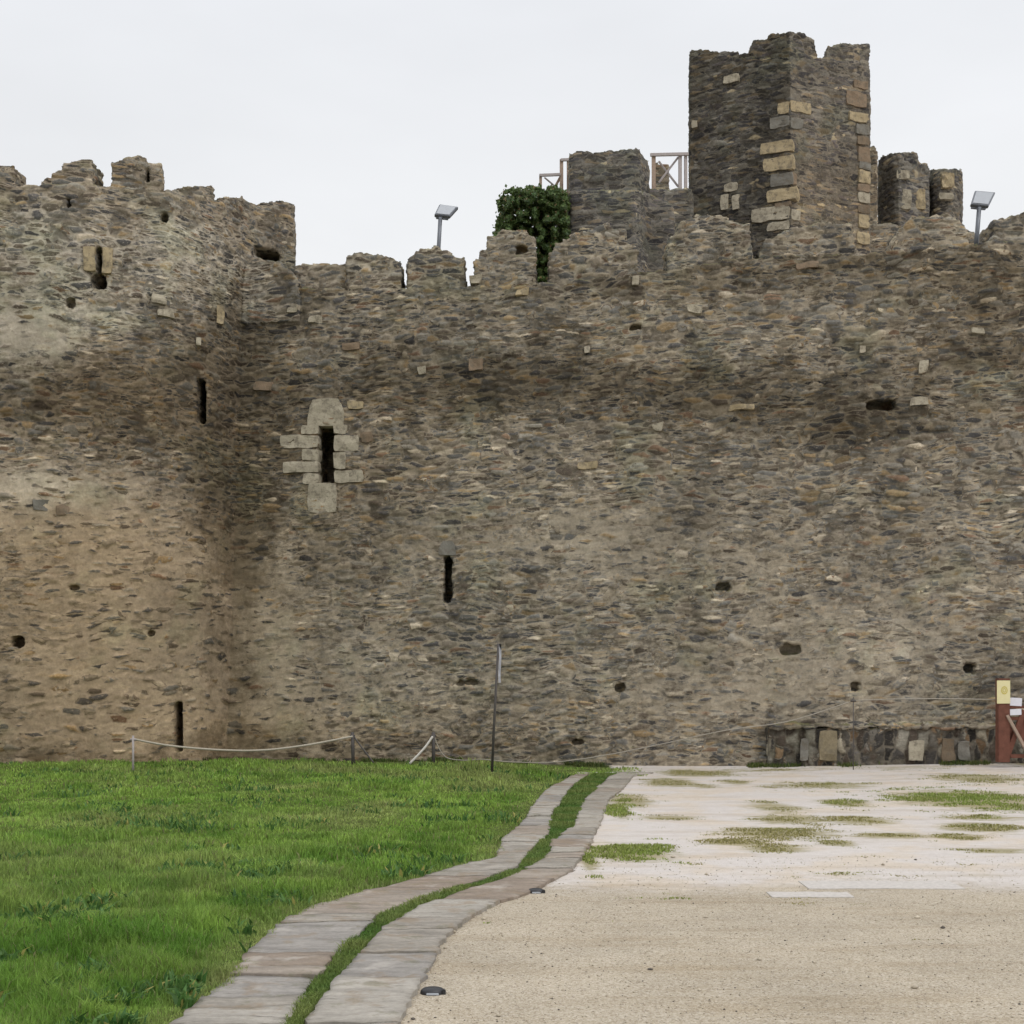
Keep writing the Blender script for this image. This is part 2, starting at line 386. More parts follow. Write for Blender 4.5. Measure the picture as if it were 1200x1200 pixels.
# ---- dressed stones: rough rounded blocks
def block_bm(c, sx, sy, sz, seed, rot=0.0, taper_top=0.0, jit=.012):
    bm = bmesh.new(); bmesh.ops.create_cube(bm, size=1)
    bmesh.ops.subdivide_edges(bm, edges=bm.edges, cuts=3, use_grid_fill=True)
    cr, sr = math.cos(rot), math.sin(rot)
    for v in bm.verts:
        x, y, z = v.co.x, v.co.y, v.co.z
        k = 1 - .05 * ((2 * abs(x)) ** 4 * (2 * abs(z)) ** 4)
        if abs(y) > .45: k *= .975
        x *= k; z *= k
        if taper_top: x *= 1 - taper_top * max(0, z + .5) ** 2
        p = Vector((x * sx, y * sy, z * sz))
        p += Vector([(mnoise.noise(Vector((seed * 3.1 + a * 7.7, p.x * 5, p.z * 5 + p.y * 4)))) * jit for a in range(3)])
        v.co = Vector((p.x * cr - p.y * sr + c[0], p.x * sr + p.y * cr + c[1], p.z + c[2]))
    return bm
def block(name, c, sx, sy, sz, mat, parent, seed, **kw):
    bm = block_bm(c, sx, sy, sz, seed, **kw); me = bpy.data.meshes.new(name); bm.to_mesh(me); bm.free()
    return link(name, me, mat, parent)
def cblock(name, x0, y0, x1, y1, mat, parent, seed, proud=.03, thick=.16, **kw):
    c = on_curt((x0 + x1) / 2, (y0 + y1) / 2); Y = c.y
    return block(name, (c.x, c.y - proud - .02 + thick / 2, c.z), (x1 - x0) / F * Y, thick, (y1 - y0) / F * Y, mat, parent, seed, rot=-.128, **kw)
for i, (x0, y0, x1, y1, mt, nm) in enumerate([
        (359, 467, 406, 497, M_SAND, 'lintel'), (354, 498, 374, 509, M_SAND, 'jamb_stone'), (393, 498, 407, 509, M_SAND, 'jamb_stone'),
        (328, 510, 373, 525, M_SAND, 'jamb_stone'), (393, 510, 422, 529, M_SAND, 'jamb_stone'), (355, 526, 374, 540, M_SAND, 'jamb_stone'),
        (393, 530, 406, 550, M_SAND, 'jamb_stone'), (332, 541, 373.5, 554, M_SAND, 'jamb_stone'), (393, 551, 427, 566, M_SAND, 'jamb_stone'),
        (356, 555, 373.5, 567, M_SAND, 'jamb_stone'), (361, 568, 396, 601, M_SAND, 'sill'), (408, 470, 427, 480, M_OCHRE, 'ochre_stone')]):
    if nm == 'jamb_stone': x0, x1 = (x0, 375.0) if x1 < 380 else (391.5, x1)
    if nm == 'lintel': y1 = 499.5
    if nm == 'sill': y0 = 566
    cblock(nm, x0, y0, x1, y1, mt, curt, i, taper_top=.38 if i == 0 else 0, proud=.012, thick=.26, jit=.03)
cblock('lintel', 514, 634, 536, 651, M_GREYST, curt, 41, taper_top=.5, proud=.0, jit=.02)
# odd pale boulders built into the wall
for i, (px, py, w, h, mt) in enumerate([(771, 500, 10, 9, M_SAND), (1078, 471, 20, 8, M_SAND), (745, 330, 9, 12, M_SAND), (371, 375, 16, 8, M_SAND), (345, 362, 11, 7, M_SAND),
        (558, 328, 12, 10, M_SAND), (612, 342, 14, 8, M_OCHRE), (494, 434, 9, 8, M_SAND), (688, 411, 7, 9, M_SAND), (815, 362, 14, 9, M_SAND), (1088, 848, 14, 4, M_SAND),
        (690, 545, 22, 8, M_OCHRE), (1082, 430, 9, 14, M_SAND), (558, 427, 16, 12, M_RUST), (1012, 410, 10, 8, M_SAND), (946, 312, 26, 8, M_RUST),
        (870, 478, 30, 7, M_OCHRE), (412, 407, 20, 9, M_RUST), (310, 452, 22, 11, M_RUST), (1145, 388, 14, 8, M_SAND), (430, 513, 12, 12, M_RUST)]):
    cblock('boulder', px - w / 2, py - h / 2, px + w / 2, py + h / 2, mt, curt, 60 + i, proud=.03, thick=.2, jit=.05)
# ochre blocks round the keyhole loop on the tower
for i, (x0, y0, x1, y1, mt) in enumerate([(98, 289, 111, 318, M_OCHRE), (119.5, 290, 131, 322, M_OCHRE)]):
    Y = twY((x0 + x1) / 2); c = at((x0 + x1) / 2, (y0 + y1) / 2, Y)
    block('jamb_stone', (c.x, Y + .02, c.z), (x1 - x0) / F * Y, .18, (y1 - y0) / F * Y, mt, left, 90 + i, rot=.25, jit=.03)
for i, (px, py, w, h, mt) in enumerate([(257, 370, 9, 20, M_OCHRE), (72, 597, 15, 11, M_RUST), (49, 592, 18, 14, M_GREYST), (194, 368, 18, 10, M_SAND), (186, 352, 16, 12, M_SAND), (232, 400, 7, 8, M_SAND)]):
    Y = twY(px); c = at(px, py, Y)
    block('boulder', (c.x, Y + .02, c.z), w / F * Y, .18, h / F * Y, mt, left, 120 + i, rot=.35, jit=.05)

# ---- keep
def lit_tone(dk, cv, wm): return lambda P: (np.full(len(P), dk), np.full(len(P), cv), np.full(len(P), wm))
def free_solid(pts, z0, backY, thick=None):
    """pts (px,py,Y)"""
    S = []
    for px, py, Y in pts:
        t = at(px, py, Y); yb = backY if thick is None else Y + thick
        xb = t.x * (yb / Y) if thick is None else t.x
        S.append(((t.x, Y, z0), tuple(t), (xb, yb, z0), (xb, yb, t.z)))
    return bm_solid(S)
def kY(px): return float(np.interp(px, [790, 809, 925, 1019, 1040], [37.3, 37.1, 36, 37.0, 37.3]))
def kp(pr, seed, jit=.6, stp=6):
    q = profile(pr, stp, jit, seed); xs = [a for a, _ in q]; ys = [b for _, b in q]
    if xs[0] < 925 < xs[-1]: q = sorted(q + [(925, float(np.interp(925, xs, ys)))])
    return [(x, y, kY(x)) for x, y in q]
keep = thing('keep', at(920, 900, 38), 'high square slate keep with yellow corner stones rising behind the curtain wall', 'tower'); keep.location.z = 0
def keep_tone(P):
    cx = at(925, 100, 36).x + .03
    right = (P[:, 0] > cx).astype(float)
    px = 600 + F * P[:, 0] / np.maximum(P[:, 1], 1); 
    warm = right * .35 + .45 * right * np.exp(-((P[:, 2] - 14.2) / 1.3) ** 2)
    return (np.where(right > 0, .0, .62), right * .42, warm)  # left face painted darker than the right: its shade put into the colour
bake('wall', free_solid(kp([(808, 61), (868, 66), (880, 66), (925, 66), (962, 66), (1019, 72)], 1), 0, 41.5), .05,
     [(at(856, 237, 37.2) + Vector((0, .4, 0)), .11, 1.3, .40, .3)], keep_tone, M_KEEP, keep)
for i, (pr, th) in enumerate([([(809.5, 58), (822, 57), (845, 59), (866, 60)], .5), ([(880, 60), (882, 46), (896, 45), (900, 39), (925, 37), (944, 40), (955, 45), (958.5, 62)], .5),
                              ([(968, 62), (970, 54), (985, 50), (1005, 50), (1018.5, 51)], .5), ([(866.5, 63), (874, 61), (879, 62)], .5)]):
    q = kp(pr, 60 + i); zb = min(at(x, 68, Y).z for x, _, Y in q) - .1
    q2 = [(x, y, Y + .03) for x, y, Y in q]
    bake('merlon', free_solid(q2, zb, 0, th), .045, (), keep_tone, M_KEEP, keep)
aL = math.atan2(36 - 37.1, U(925) * 36 - U(809) * 37.1); aR = math.atan2(37.0 - 36, U(1019) * 37.0 - U(925) * 36)
def kblock(x0, y0, x1, y1, mt, seed, name='quoin'):
    xm = (x0 + x1) / 2; Y = kY(xm); c = at(xm, (y0 + y1) / 2, Y); ang = aL if xm < 925 else aR
    w = (x1 - x0) / F * Y / math.cos(ang) * (1.0)
    nx, ny = math.sin(ang), -math.cos(ang)
    block(name, (c.x - nx * .134, c.y - ny * .134, c.z), w, .34, (y1 - y0) / F * Y, mt, keep, seed, rot=ang, jit=.035)
for i, (x0, y0, x1, y1, mt) in enumerate([(912, 120, 924, 133, M_OCHRE), (924, 120, 952, 133, M_OCHRE), (892, 166, 928, 179, M_OCHRE), (896, 184, 929, 200, M_OCHRE), (900, 221, 933, 236, M_OCHRE),
        (882, 243, 924, 259, M_SAND), (925, 246, 938, 258, M_SAND), (990, 108, 1017, 125, M_RUST), (993, 132, 1018, 143, M_OCHRE), (1004, 172, 1020, 190, M_RUST), (1005, 200, 1020, 215, M_OCHRE),
        (1004, 226, 1020, 238, M_SAND), (1005, 252, 1019, 268, M_OCHRE), (1003, 272, 1019, 286, M_OCHRE), (848, 88, 866, 97, M_SAND), (811, 141, 818, 150, M_SAND),
        (924, 184, 930, 200, M_OCHRE), (925, 166, 930, 178, M_OCHRE), (900, 260, 924, 270, M_SAND), (999, 95, 1018, 104, M_RUST), (903, 137, 924, 150, M_GREYST), (925, 139, 941, 151, M_GREYST), (904, 203, 928, 218, M_GREYST), (909, 237, 926, 242, M_BROWNST), (925, 203, 934, 217, M_RUST), (1006, 190, 1020, 199, M_GREYST), (1002, 146, 1019, 158, M_GREYST), (1003, 160, 1019, 170, M_BROWNST), (1004, 216, 1020, 225, M_RUST), (1004, 240, 1020, 250, M_BROWNST)]):
    kblock(x0, y0, x1, y1, mt, 200 + i)
for i, (x0, y0, x1, y1) in enumerate([(849, 215, 864, 225), (845, 228, 853, 246), (859, 228, 866, 246)]): kblock(x0, y0, x1, y1, M_SAND, 240 + i, 'jamb_stone')

# ---- lower works beside the keep
blk = thing('bastion', at(712, 900, 34), 'squat square slate bastion with mossy top left of the keep', 'tower'); blk.location.z = 0
def fp(pr, Y, seed, jit=.8, stp=6): return [(x, y, Y(x) if callable(Y) else Y) for x, y in profile(pr, stp, jit, seed)]
yb = lambda x: float(np.interp(x, [655, 668, 748, 762], [34.4, 33.3, 33.0, 34.2]))
bake('wall', free_solid(fp([(667, 178), (674, 176), (700, 177), (740, 174), (750, 176), (760, 188)], yb, 70), 0, 36.2), .05, (), lit_tone(.12, .1, .1), M_KEEP, blk)
bake('plinth', free_solid(fp([(652, 246), (662, 232), (668, 222), (750, 222), (768, 232), (790, 240)], lambda x: yb(min(x, 760)) - .3, 71), 0, 35.8), .06, (), lit_tone(.0, .2, .1), M_KEEP, blk)
cw = thing('wall', at(785, 900, 35), 'low dark connecting wall between the squat bastion and the keep', 'wall'); cw.location.z = 0
bake('wall', free_solid(fp([(752, 222), (780, 221), (812, 221)], 35.0, 72), 0, 37.5), .06, (), lit_tone(.4, .05, 0), M_KEEP, cw)
bake('stub_wall', free_solid(fp([(768, 190), (774, 192), (784, 192)], 36.6, 73), 12.5, 37.2), .05, (), lit_tone(.0, .2, .3), M_WALL, cw)
t1 = thing('turret', at(1058, 900, 41), 'mossy battlemented turret with a narrow cross loop just right of the keep', 'tower'); t1.location.z = 0
ty = lambda x: float(np.interp(x, [1026, 1035, 1052, 1090], [41.6, 41, 40.4, 41]))
bake('wall', free_solid(fp([(1029, 184), (1034, 181), (1048, 177), (1066, 178), (1075, 182), (1076, 191), (1087, 194), (1088.5, 196)], ty, 74), 0, 43.5), .05,
     [(at(1070, 235, 40.7) + Vector((0, .2, 0)), .07, 1.2, .62, 0), (at(1070, 231, 40.7) + Vector((0, .2, 0)), .24, 1.0, .08, 0)], lit_tone(.1, .25, .1), M_KEEP, t1)
for i, (x0, y0, x1, y1, mt) in enumerate([(1055, 222, 1068, 246, M_SAND), (1072, 222, 1084, 246, M_OCHRE), (1050, 200, 1066, 210, M_SAND)]):
    xm = (x0 + x1) / 2; Y = ty(xm); c = at(xm, (y0 + y1) / 2, Y)
    block('jamb_stone', (c.x, c.y + .08, c.z), (x1 - x0) / F * Y, .26, (y1 - y0) / F * Y, mt, t1, 300 + i, jit=.03)
t2 = thing('turret', at(1107, 900, 42), 'round stone turret with flat top, rightmost on the skyline', 'tower'); t2.location.z = 0
ry = lambda x: 42.5 - math.sqrt(max(0, 1 - ((x - 1108) / 20) ** 2)) * .9
bake('wall', free_solid([(x, 197 if x < 1120 else 198, ry(x)) for x in np.linspace(1088.5, 1127.5, 16)], 0, 43.4), .05, (), lit_tone(.2, .15, .2), M_KEEP, t2)
c = at(1110, 212, 41.6); block('pale_stone', (c.x, c.y + .05, c.z), .38, .3, .44, M_OCHRE, t2, 310, jit=.05)
c = at(1108, 231, 41.6); block('pale_stone', (c.x, c.y + .05, c.z), .42, .3, .2, M_SAND, t2, 311, jit=.05)
lw = thing('wall', at(1080, 900, 39), 'low rubble wall joining the keep to the turrets behind the merlons', 'wall'); lw.location.z = 0
bake('wall', free_solid(fp([(1012, 262), (1040, 260), (1052, 264), (1100, 262), (1128, 268), (1150, 275), (1175, 279)], 38.8, 75), 0, 40.2), .06, (), lit_tone(.2, .1, .1), M_WALL, lw)
bake('pier', free_solid(fp([(1018, 171), (1024, 169), (1028, 176)], 39.2, 76), 9, 40.0), .05, (), lit_tone(.0, .2, .4), M_WALL, lw)

# ------------------------------------------------------------------ terrain
E_LL = [(215, 1195), (248, 1162), (271, 1145), (287, 1121), (325, 1086), (363, 1066), (448, 1042), (491, 1031), (550, 1014), (580, 1006), (588, 987), (617, 960), (625, 944), (639, 928), (676, 907), (700, 902)]
E_LR = [(338, 1200), (359, 1162), (389, 1130), (404, 1109), (419, 1098), (448, 1073), (491, 1057), (550, 1037), (567, 1032), (607, 1019), (615, 1008), (641, 979), (649, 952), (671, 923), (692, 907), (712, 902)]
E_RL = [(357, 1200), (381, 1168), (404, 1139), (427, 1112), (448, 1092), (491, 1066), (550, 1044), (580, 1036), (617, 1021), (641, 1008), (649, 987), (671, 971), (684, 941), (700, 925), (713, 911), (730, 905)]
E_RR = [(468, 1200), (480, 1174), (492, 1153), (515, 1112), (529, 1095), (550, 1077), (580, 1061), (615, 1049), (641, 1036), (671, 1021), (684, 1005), (697, 981), (708, 957), (713, 939), (729, 926), (742, 910), (775, 905)]
def edge(E):
    P = [gnd(a, b) for a, b in E]
    # carry the line on towards the camera and beyond the frame
    (x0, y0), (x1, y1) = P[0], P[1]; d = ((x1 - x0) / (y1 - y0))
    P = [(x0 - d * 2.4, y0 - 2.4)] + P
    ys = np.array([p[1] for p in P]); xs = np.array([p[0] for p in P]); o = np.argsort(ys)
    return ys[o], xs[o]
LL, LR, RL, RR = map(edge, (E_LL, E_LR, E_RL, E_RR))
def ex(E, Y): return np.interp(Y, E[0], E[1])

def sm(x, a, b):
    t = np.clip((x - a) / (b - a), 0, 1); return t * t * (3 - 2 * t)
def vnoise(X, Y, sc, seed=0):
    """cheap value noise"""
    x = X * sc + 100.3 + seed * 17.1; y = Y * sc + 57.7 + seed * 9.3
    xi = np.floor(x); yi = np.floor(y); fx = x - xi; fy = y - yi; fx = fx * fx * (3 - 2 * fx); fy = fy * fy * (3 - 2 * fy)
    def h(a, b):
        v = np.sin(a * 127.1 + b * 311.7 + seed * 74.7) * 43758.5453; return v - np.floor(v)
    return (h(xi, yi) * (1 - fx) + h(xi + 1, yi) * fx) * (1 - fy) + (h(xi, yi + 1) * (1 - fx) + h(xi + 1, yi + 1) * fx) * fy
def fbm(X, Y, sc, seed=0, o=4):
    s = 0; a = .5; t = 0
    for i in range(o): s = s + a * vnoise(X, Y, sc * 2 ** i, seed + i); t += a; a *= .55
    return s / t
def height(X, Y):
    X = np.asarray(X, float); Y = np.asarray(Y, float)
    g = sm(ex(LL, np.clip(Y, 3, 22)) - X, .05, 1.6) * sm(Y, 3, 7)       # lawn side
    z = g * (.02 + .09 * (fbm(X, Y, .7, 3) - .5))
    z = z + g * .055 * sm(Y, 17.6, 19.8) * (1 + 1.1 * (fbm(X, Y, .9, 8) - .5)) * (1 - .5 * sm(X, -2, 1))
    z = z + .10 * sm(X, 3, 9) * sm(Y, 16, 22.5) + .012 * (fbm(X, Y, .9, 5) - .5) * (1 - g)
    ch = sm(X, 0, .04)
    return z
MOSS = [(1140, 938, 80, 11, 1), (1150, 916, 55, 5, .8), (1150, 958, 45, 4, .8), (1150, 970, 52, 6, .9), (1043, 979, 45, 4, .9), (1118, 980, 32, 4, .9), (1165, 997, 38, 3, .9),
        (990, 941, 30, 5, .9), (908, 946, 32, 7, .8), (925, 960, 45, 6, .9), (1003, 961, 43, 5, .9), (915, 976, 62, 7, 1), (857, 987, 38, 4, .9), (908, 994, 42, 5, .9), (980, 988, 22, 4, .9),
        (963, 921, 62, 4, .8), (863, 917, 17, 3, .8), (822, 921, 20, 3, .8), (1130, 1027, 60, 3, .5), (990, 1024, 40, 3, .5), (738, 998, 46, 11, 1), (737, 938, 24, 7, 1),
        (785, 958, 35, 3, .8), (785, 917, 30, 5, 1), (722, 950, 14, 9, 1), (815, 906, 40, 4, 1), (690, 1010, 10, 15, .8), (1060, 905, 60, 3, .5), (1190, 898, 30, 8, 1), (900, 903, 70, 3, .6), (1000, 899, 80, 3, .6)]
def moss_at(X, Y):
    s = np.zeros_like(X)
    for (cx, cy, rx, ry, k) in MOSS:
        wx, wy = gnd(cx, cy); sx = rx / F * wy; sy = ry * wy * wy / (EYE * F)
        s = np.maximum(s, k * np.exp(-(((X - wx) / (sx * 1.15)) ** 2 + ((Y - wy) / (sy * 1.1)) ** 2) * .8))
    return s
fx = np.arange(-10, 13.01, .07); fy = np.arange(3, 25.4, .07)
xs = np.concatenate([-np.geomspace(900, 10.6, 22), fx, np.geomspace(13.6, 900, 22)]); ys = np.concatenate([-np.geomspace(300, 4, 14), np.array([0, 1.5]), fy, np.geomspace(25.8, 1500, 26)])
GX, GY = np.meshgrid(xs, ys); gx, gy = GX.ravel(), GY.ravel(); gz = height(gx, gy)
idx = np.arange(len(gx)).reshape(GX.shape)
quads = np.stack([idx[:-1, :-1].ravel(), idx[:-1, 1:].ravel(), idx[1:, 1:].ravel(), idx[1:, :-1].ravel()], 1)
gme = mesh_np('ground', np.stack([gx, gy, gz], 1), [quads]); smooth(gme)
lawn = ((gx < ex(LL, np.clip(gy, 3, 21.5)) + .03) & (gy > 2.0)).astype(float)
lawn = np.where((gy > 22.3) & (gx < 2.5), 1 - sm(gx, 1.0, 2.4), lawn)
chan = ((gx > ex(LR, gy) - .03) & (gx < ex(RL, gy) + .03) & (gy < 22)).astype(float)
att = np.zeros((len(gx), 4), np.float32); att[:, 0] = np.maximum(lawn, chan); att[:, 1] = moss_at(gx, gy)
bnd = 9.85 + 1.3 * (fbm(gx, gy, .45, 12) - .5) + .02 * (gx)
att[:, 2] = sm(gy, 8.9 + (bnd - 9.85), 11.2 + (bnd - 9.85)); att[:, 3] = 1
a = gme.attributes.new('zone', 'FLOAT_COLOR', 'POINT'); a.data.foreach_set('color', att.ravel())
s = N('earth_and_gravel'); P = s.n('ShaderNodeNewGeometry').outputs['Position']
zc = s.n('ShaderNodeSeparateColor'); s.put(zc.inputs[0], s.attr('zone', 'Color'))
n1 = s.noise(P, 1.1, 5, .6); n2 = s.noise(P, 60, 3, .7); n3 = s.noise(P, 9, 4, .7); v = s.vor(P, 110); vr = s.sep(v.outputs['Color'])[0]
near = s.ramp(vr, [(0, (.33, .275, .205)), (.15, (.43, .37, .28)), (.55, (.48, .42, .335)), (.85, (.55, .49, .395)), (.985, (.22, .19, .16))], 'CONSTANT')
near = s.mix(1, near, s.n_rgb(s.math('MULTIPLY_ADD', n1, .5, .72)), 'MULTIPLY')
far = s.mix(n3, (.50, .455, .42, 1), (.70, .655, .62, 1)); far = s.mix(.35, far, s.mix(1, far, s.n_rgb(s.math('MULTIPLY_ADD', n2, 1.2, .4)), 'MULTIPLY'))
far = s.mix(s.step(n1, .45, .62), far, s.mix(1, far, (1.0, .95, .86, 1), 'MULTIPLY'))
col = s.mix(s.step(s.math('ADD', zc.outputs[2], s.math('MULTIPLY', s.math('SUBTRACT', n3, .5), .6)), .2, .8), near, far)
dirt = s.step(s.noise(s.vmath('MULTIPLY', P, (.30, 1.5, 1)), 1.4, 6, .72), .47, .68)
col = s.mix(s.math('MULTIPLY', dirt, .65), col, s.mix(1, col, (.78, .72, .63, 1), 'MULTIPLY'))
mo = s.step(s.math('ADD', zc.outputs[1], s.math('MULTIPLY', s.math('SUBTRACT', s.noise(s.vmath('MULTIPLY', P, (.6, 1.2, 1)), 4, 5, .75), .5), 1.5)), .30, .75)
mcol = s.mix(n3, (.24, .20, .10, 1), (.33, .30, .14, 1))
col = s.mix(s.math('MULTIPLY', mo, .8), col, mcol)
lw_ = s.step(s.math('ADD', zc.outputs[0], s.math('MULTIPLY', s.math('SUBTRACT', n3, .5), .5)), .4, .6)
col = s.mix(lw_, col, s.mix(n3, (.06, .085, .02, 1), (.12, .15, .04, 1)))
s.bsdf(col, .95, s.math('ADD', s.math('MULTIPLY', n2, .5), s.math('ADD', vr, n3)), .5, .012, spec=.15)
ground = link('ground', gme, s.m); tag(ground, kind='structure')

# ------------------------------------------------------------------ slab strips of the path
sl = N('slate_slabs'); P = sl.n('ShaderNodeNewGeometry'); rnd = P.outputs['Random Per Island']; P = P.outputs['Position']
c = sl.ramp(rnd, [(0, (.275, .25, .215)), (.2, (.325, .30, .262)), (.38, (.245, .20, .16)), (.55, (.345, .315, .272)), (.7, (.28, .24, .20)), (.86, (.265, .247, .225))], 'CONSTANT')
st_ = sl.noise(sl.vmath('MULTIPLY', P, (2.2, 9, 3)), 1, 5, .7); g = sl.noise(P, 30, 4, .7)
c = sl.mix(1, c, sl.n_rgb(sl.math('MULTIPLY_ADD', st_, 1.5, .28)), 'MULTIPLY')
c = sl.mix(1, c, sl.n_rgb(sl.math('MULTIPLY_ADD', g, .6, .7)), 'MULTIPLY')
c = sl.mix(sl.math('MULTIPLY', sl.step(sl.noise(P, 3.5, 4, .7), .52, .65), .5), c, (.25, .185, .12, 1))
c = sl.mix(sl.math('MULTIPLY', sl.step(sl.noise(sl.vmath('ADD', P, (5, 5, 5)), 2.2, 4, .7), .55, .68), .45), c, (.52, .48, .43, 1))
sp_ = sl.step(sl.noise(sl.vmath('MULTIPLY', P, (1.5, 16, 3)), 1.6, 4, .75), .60, .68)
c = sl.mix(sl.math('MULTIPLY', sp_, .65), c, (.07, .062, .05, 1))
c = sl.mix(sl.math('MULTIPLY', sl.step(sl.noise(P, 5, 4, .7), .56, .68), .35), c, (.12, .12, .05, 1))
sl.bsdf(c, .85, sl.math('ADD', st_, sl.math('MULTIPLY', g, .4)), .5, .02, spec=.25); M_SLAB = sl.m
def strip(EL, ER, seed, y0=3.6, y1=22.0):
    r = random.Random(seed); bm = bmesh.new(); y = y0; sk = 0
    while y < y1:
        L = r.choice([.2, .3, .42, .6, .85]) * (.8 + y / 22); yy = min(y + L, y1); gap = .006
        nx, ny = 10, max(2, int(L / .06))
        tx, ty_ = r.uniform(-.006, .006), r.uniform(-.008, .008); dz = r.uniform(-.008, .008); s0 = sk; sk = r.uniform(-.07, .07); s1 = sk
        jl, jr = r.uniform(-.018, .018), r.uniform(-.018, .018)
        G = []
        for j in range(ny + 1):
            row = []
            for i in range(nx + 1):
                u = i / nx; w = j / ny
                Y = (y + gap) * (1 - w) + (yy - gap) * w + (s0 * (1 - w) + s1 * w) * (u - .5)
                Y += .035 * mnoise.noise(Vector((u * 3, y * 5 + w, seed))) + .012 * mnoise.noise(Vector((u * 11, y * 5 + w, seed)))
                xl = float(ex(EL, Y)) + jl; xr = float(ex(ER, Y)) + jr
                X = xl + (xr - xl) * u + .03 * mnoise.noise(Vector((u, Y * 9, seed + 4))) + .02 * mnoise.noise(Vector((u, Y * 27, seed + 14)))
                z = float(height(X, Y)) + .028 + dz + tx * (u - .5) + ty_ * (w - .5) + .008 * mnoise.noise(Vector((X * 7, Y * 7, 1)))
                if i in (0, nx) or j in (0, ny): z -= .006
                row.append(bm.verts.new((X, Y, z)))
            G.append(row)
        for j in range(ny):
            for i in range(nx): bm.faces.new((G[j][i], G[j][i + 1], G[j + 1][i + 1], G[j + 1][i]))
        ring = [G[0][i] for i in range(nx + 1)] + [G[j][nx] for j in range(1, ny + 1)] + [G[ny][i] for i in range(nx - 1, -1, -1)] + [G[j][0] for j in range(ny - 1, 0, -1)]
        low = [bm.verts.new((v.co.x, v.co.y, v.co.z - .07)) for v in ring]
        for k in range(len(ring)): bm.faces.new((ring[k], low[k], low[(k + 1) % len(ring)], ring[(k + 1) % len(ring)]))
        y = yy
    bmesh.ops.recalc_face_normals(bm, faces=bm.faces)
    for f in bm.faces: f.smooth = abs(f.normal.z) > .7
    me = bpy.data.meshes.new('path'); bm.to_mesh(me); bm.free(); return me
for EL, ER, sd in ((LL, LR, 1), (RL, RR, 2)):
    o = link('path', strip(EL, ER, sd), M_SLAB); tag(o, kind='structure')

# ------------------------------------------------------------------ grass
def blades(name, X, Y, H, W, tint, mat, lean=.5):
    n = len(X); Z = height(X, Y) - .005; an = rng.uniform(0, 2 * np.pi, n); la = rng.uniform(0, 2 * np.pi, n)
    ln = rng.uniform(.1, 1, n) * lean * H
    dx, dy = np.cos(an) * W / 2, np.sin(an) * W / 2; lx, ly = np.cos(la) * ln, np.sin(la) * ln
    co = np.empty((n, 5, 3))
    co[:, 0] = np.stack([X - dx, Y - dy, Z], 1); co[:, 1] = np.stack([X + dx, Y + dy, Z], 1)
    co[:, 2] = np.stack([X + dx * .7 + lx * .35, Y + dy * .7 + ly * .35, Z + H * .6], 1)
    co[:, 3] = np.stack([X - dx * .7 + lx * .35, Y - dy * .7 + ly * .35, Z + H * .6], 1)
    co[:, 4] = np.stack([X + lx, Y + ly, Z + H * (1 - .25 * ln / H)], 1)
    b = np.arange(n)[:, None] * 5
    me = mesh_np(name, co.reshape(-1, 3), [b + np.array([[0, 1, 2, 3]]), b + np.array([[3, 2, 4]])])
    c = np.ones((n, 5, 4), np.float32); c[:, :, :3] = tint[:, None, :]
    a = me.attributes.new('tint', 'FLOAT_COLOR', 'POINT'); a.data.foreach_set('color', c.ravel())
    return link(name, me, mat)
def leaf_mat(name, trans=.35):
    s = N(name); c = s.attr('tint', 'Color')
    d = s.n('ShaderNodeBsdfPrincipled'); s.put(d.inputs['Base Color'], c); d.inputs['Roughness'].default_value = .55; d.inputs['Specular IOR Level'].default_value = .25
    t = s.n('ShaderNodeBsdfTranslucent'); s.put(t.inputs[0], c)
    m = s.n('ShaderNodeMixShader'); m.inputs[0].default_value = trans
    s.t.links.new(d.outputs[0], m.inputs[1]); s.t.links.new(t.outputs[0], m.inputs[2]); s.t.links.new(m.outputs[0], s.out.inputs[0]); return s.m
M_GRASS = leaf_mat('grass_blades')
def lerp(a, b, t): return np.asarray(a)[None] * (1 - t[:, None]) + np.asarray(b)[None] * t[:, None]
def grass_tint(X, Y, n):
    p = fbm(X, Y, .8, 21); q = fbm(X, Y, 3.1, 25); far = sm(Y, 7, 16)
    t = lerp((.13, .26, .038), (.295, .435, .09), np.clip(q * 2.2 - .75 + .35 * far, 0, 1))
    dry = np.clip((p - .46) * 4, 0, 1) * (.18 + .38 * far); fr = (1 - sm(ex(LL, np.clip(Y, 3, 21.6)) - X, -.02, .35)) * fbm(X, Y, 4, 66) * .9 * (Y < 21.5); dry = np.maximum(dry, fr)
    t = t * (1 - dry[:, None]) + np.array([.38, .39, .16])[None] * dry[:, None]
    t *= rng.uniform(.6, 1.4, n)[:, None] * (.62 + .75 * fbm(X, Y, 1.7, 77))[:, None]; st = rng.random(n) < .05; t[st] = np.array([.32, .30, .15]) * rng.uniform(.6, 1.1, st.sum())[:, None]
    return t
def sample_lawn(n, k):
    Y = 4.6 * np.exp(rng.random(n) * math.log(23.2 / 4.6)) if k else rng.uniform(4.6, 23.2, n)
    Xr = ex(LL, np.clip(Y, 3, 21.6)) + .02; Xr = np.where(Y > 21.4, 2.1 - .3 * rng.random(n), Xr)
    Xl = -.40 * Y - 1.2; X = Xl + (Xr + .10 - Xl) * rng.random(n); return X, Y
X, Y = sample_lawn(330000, 1)
edgeD = ex(LL, np.clip(Y, 3, 21.6)) - X
clump = fbm(X, Y, 2.2, 31); tuft = fbm(X, Y, 6, 41)
H = (.030 + .13 * np.clip(clump * 2.2 - .65, 0, 1) + .03 * tuft) * rng.uniform(.55, 1.25, len(X)) * .82 * (.45 + .55 * sm(edgeD, .0, .5)) 
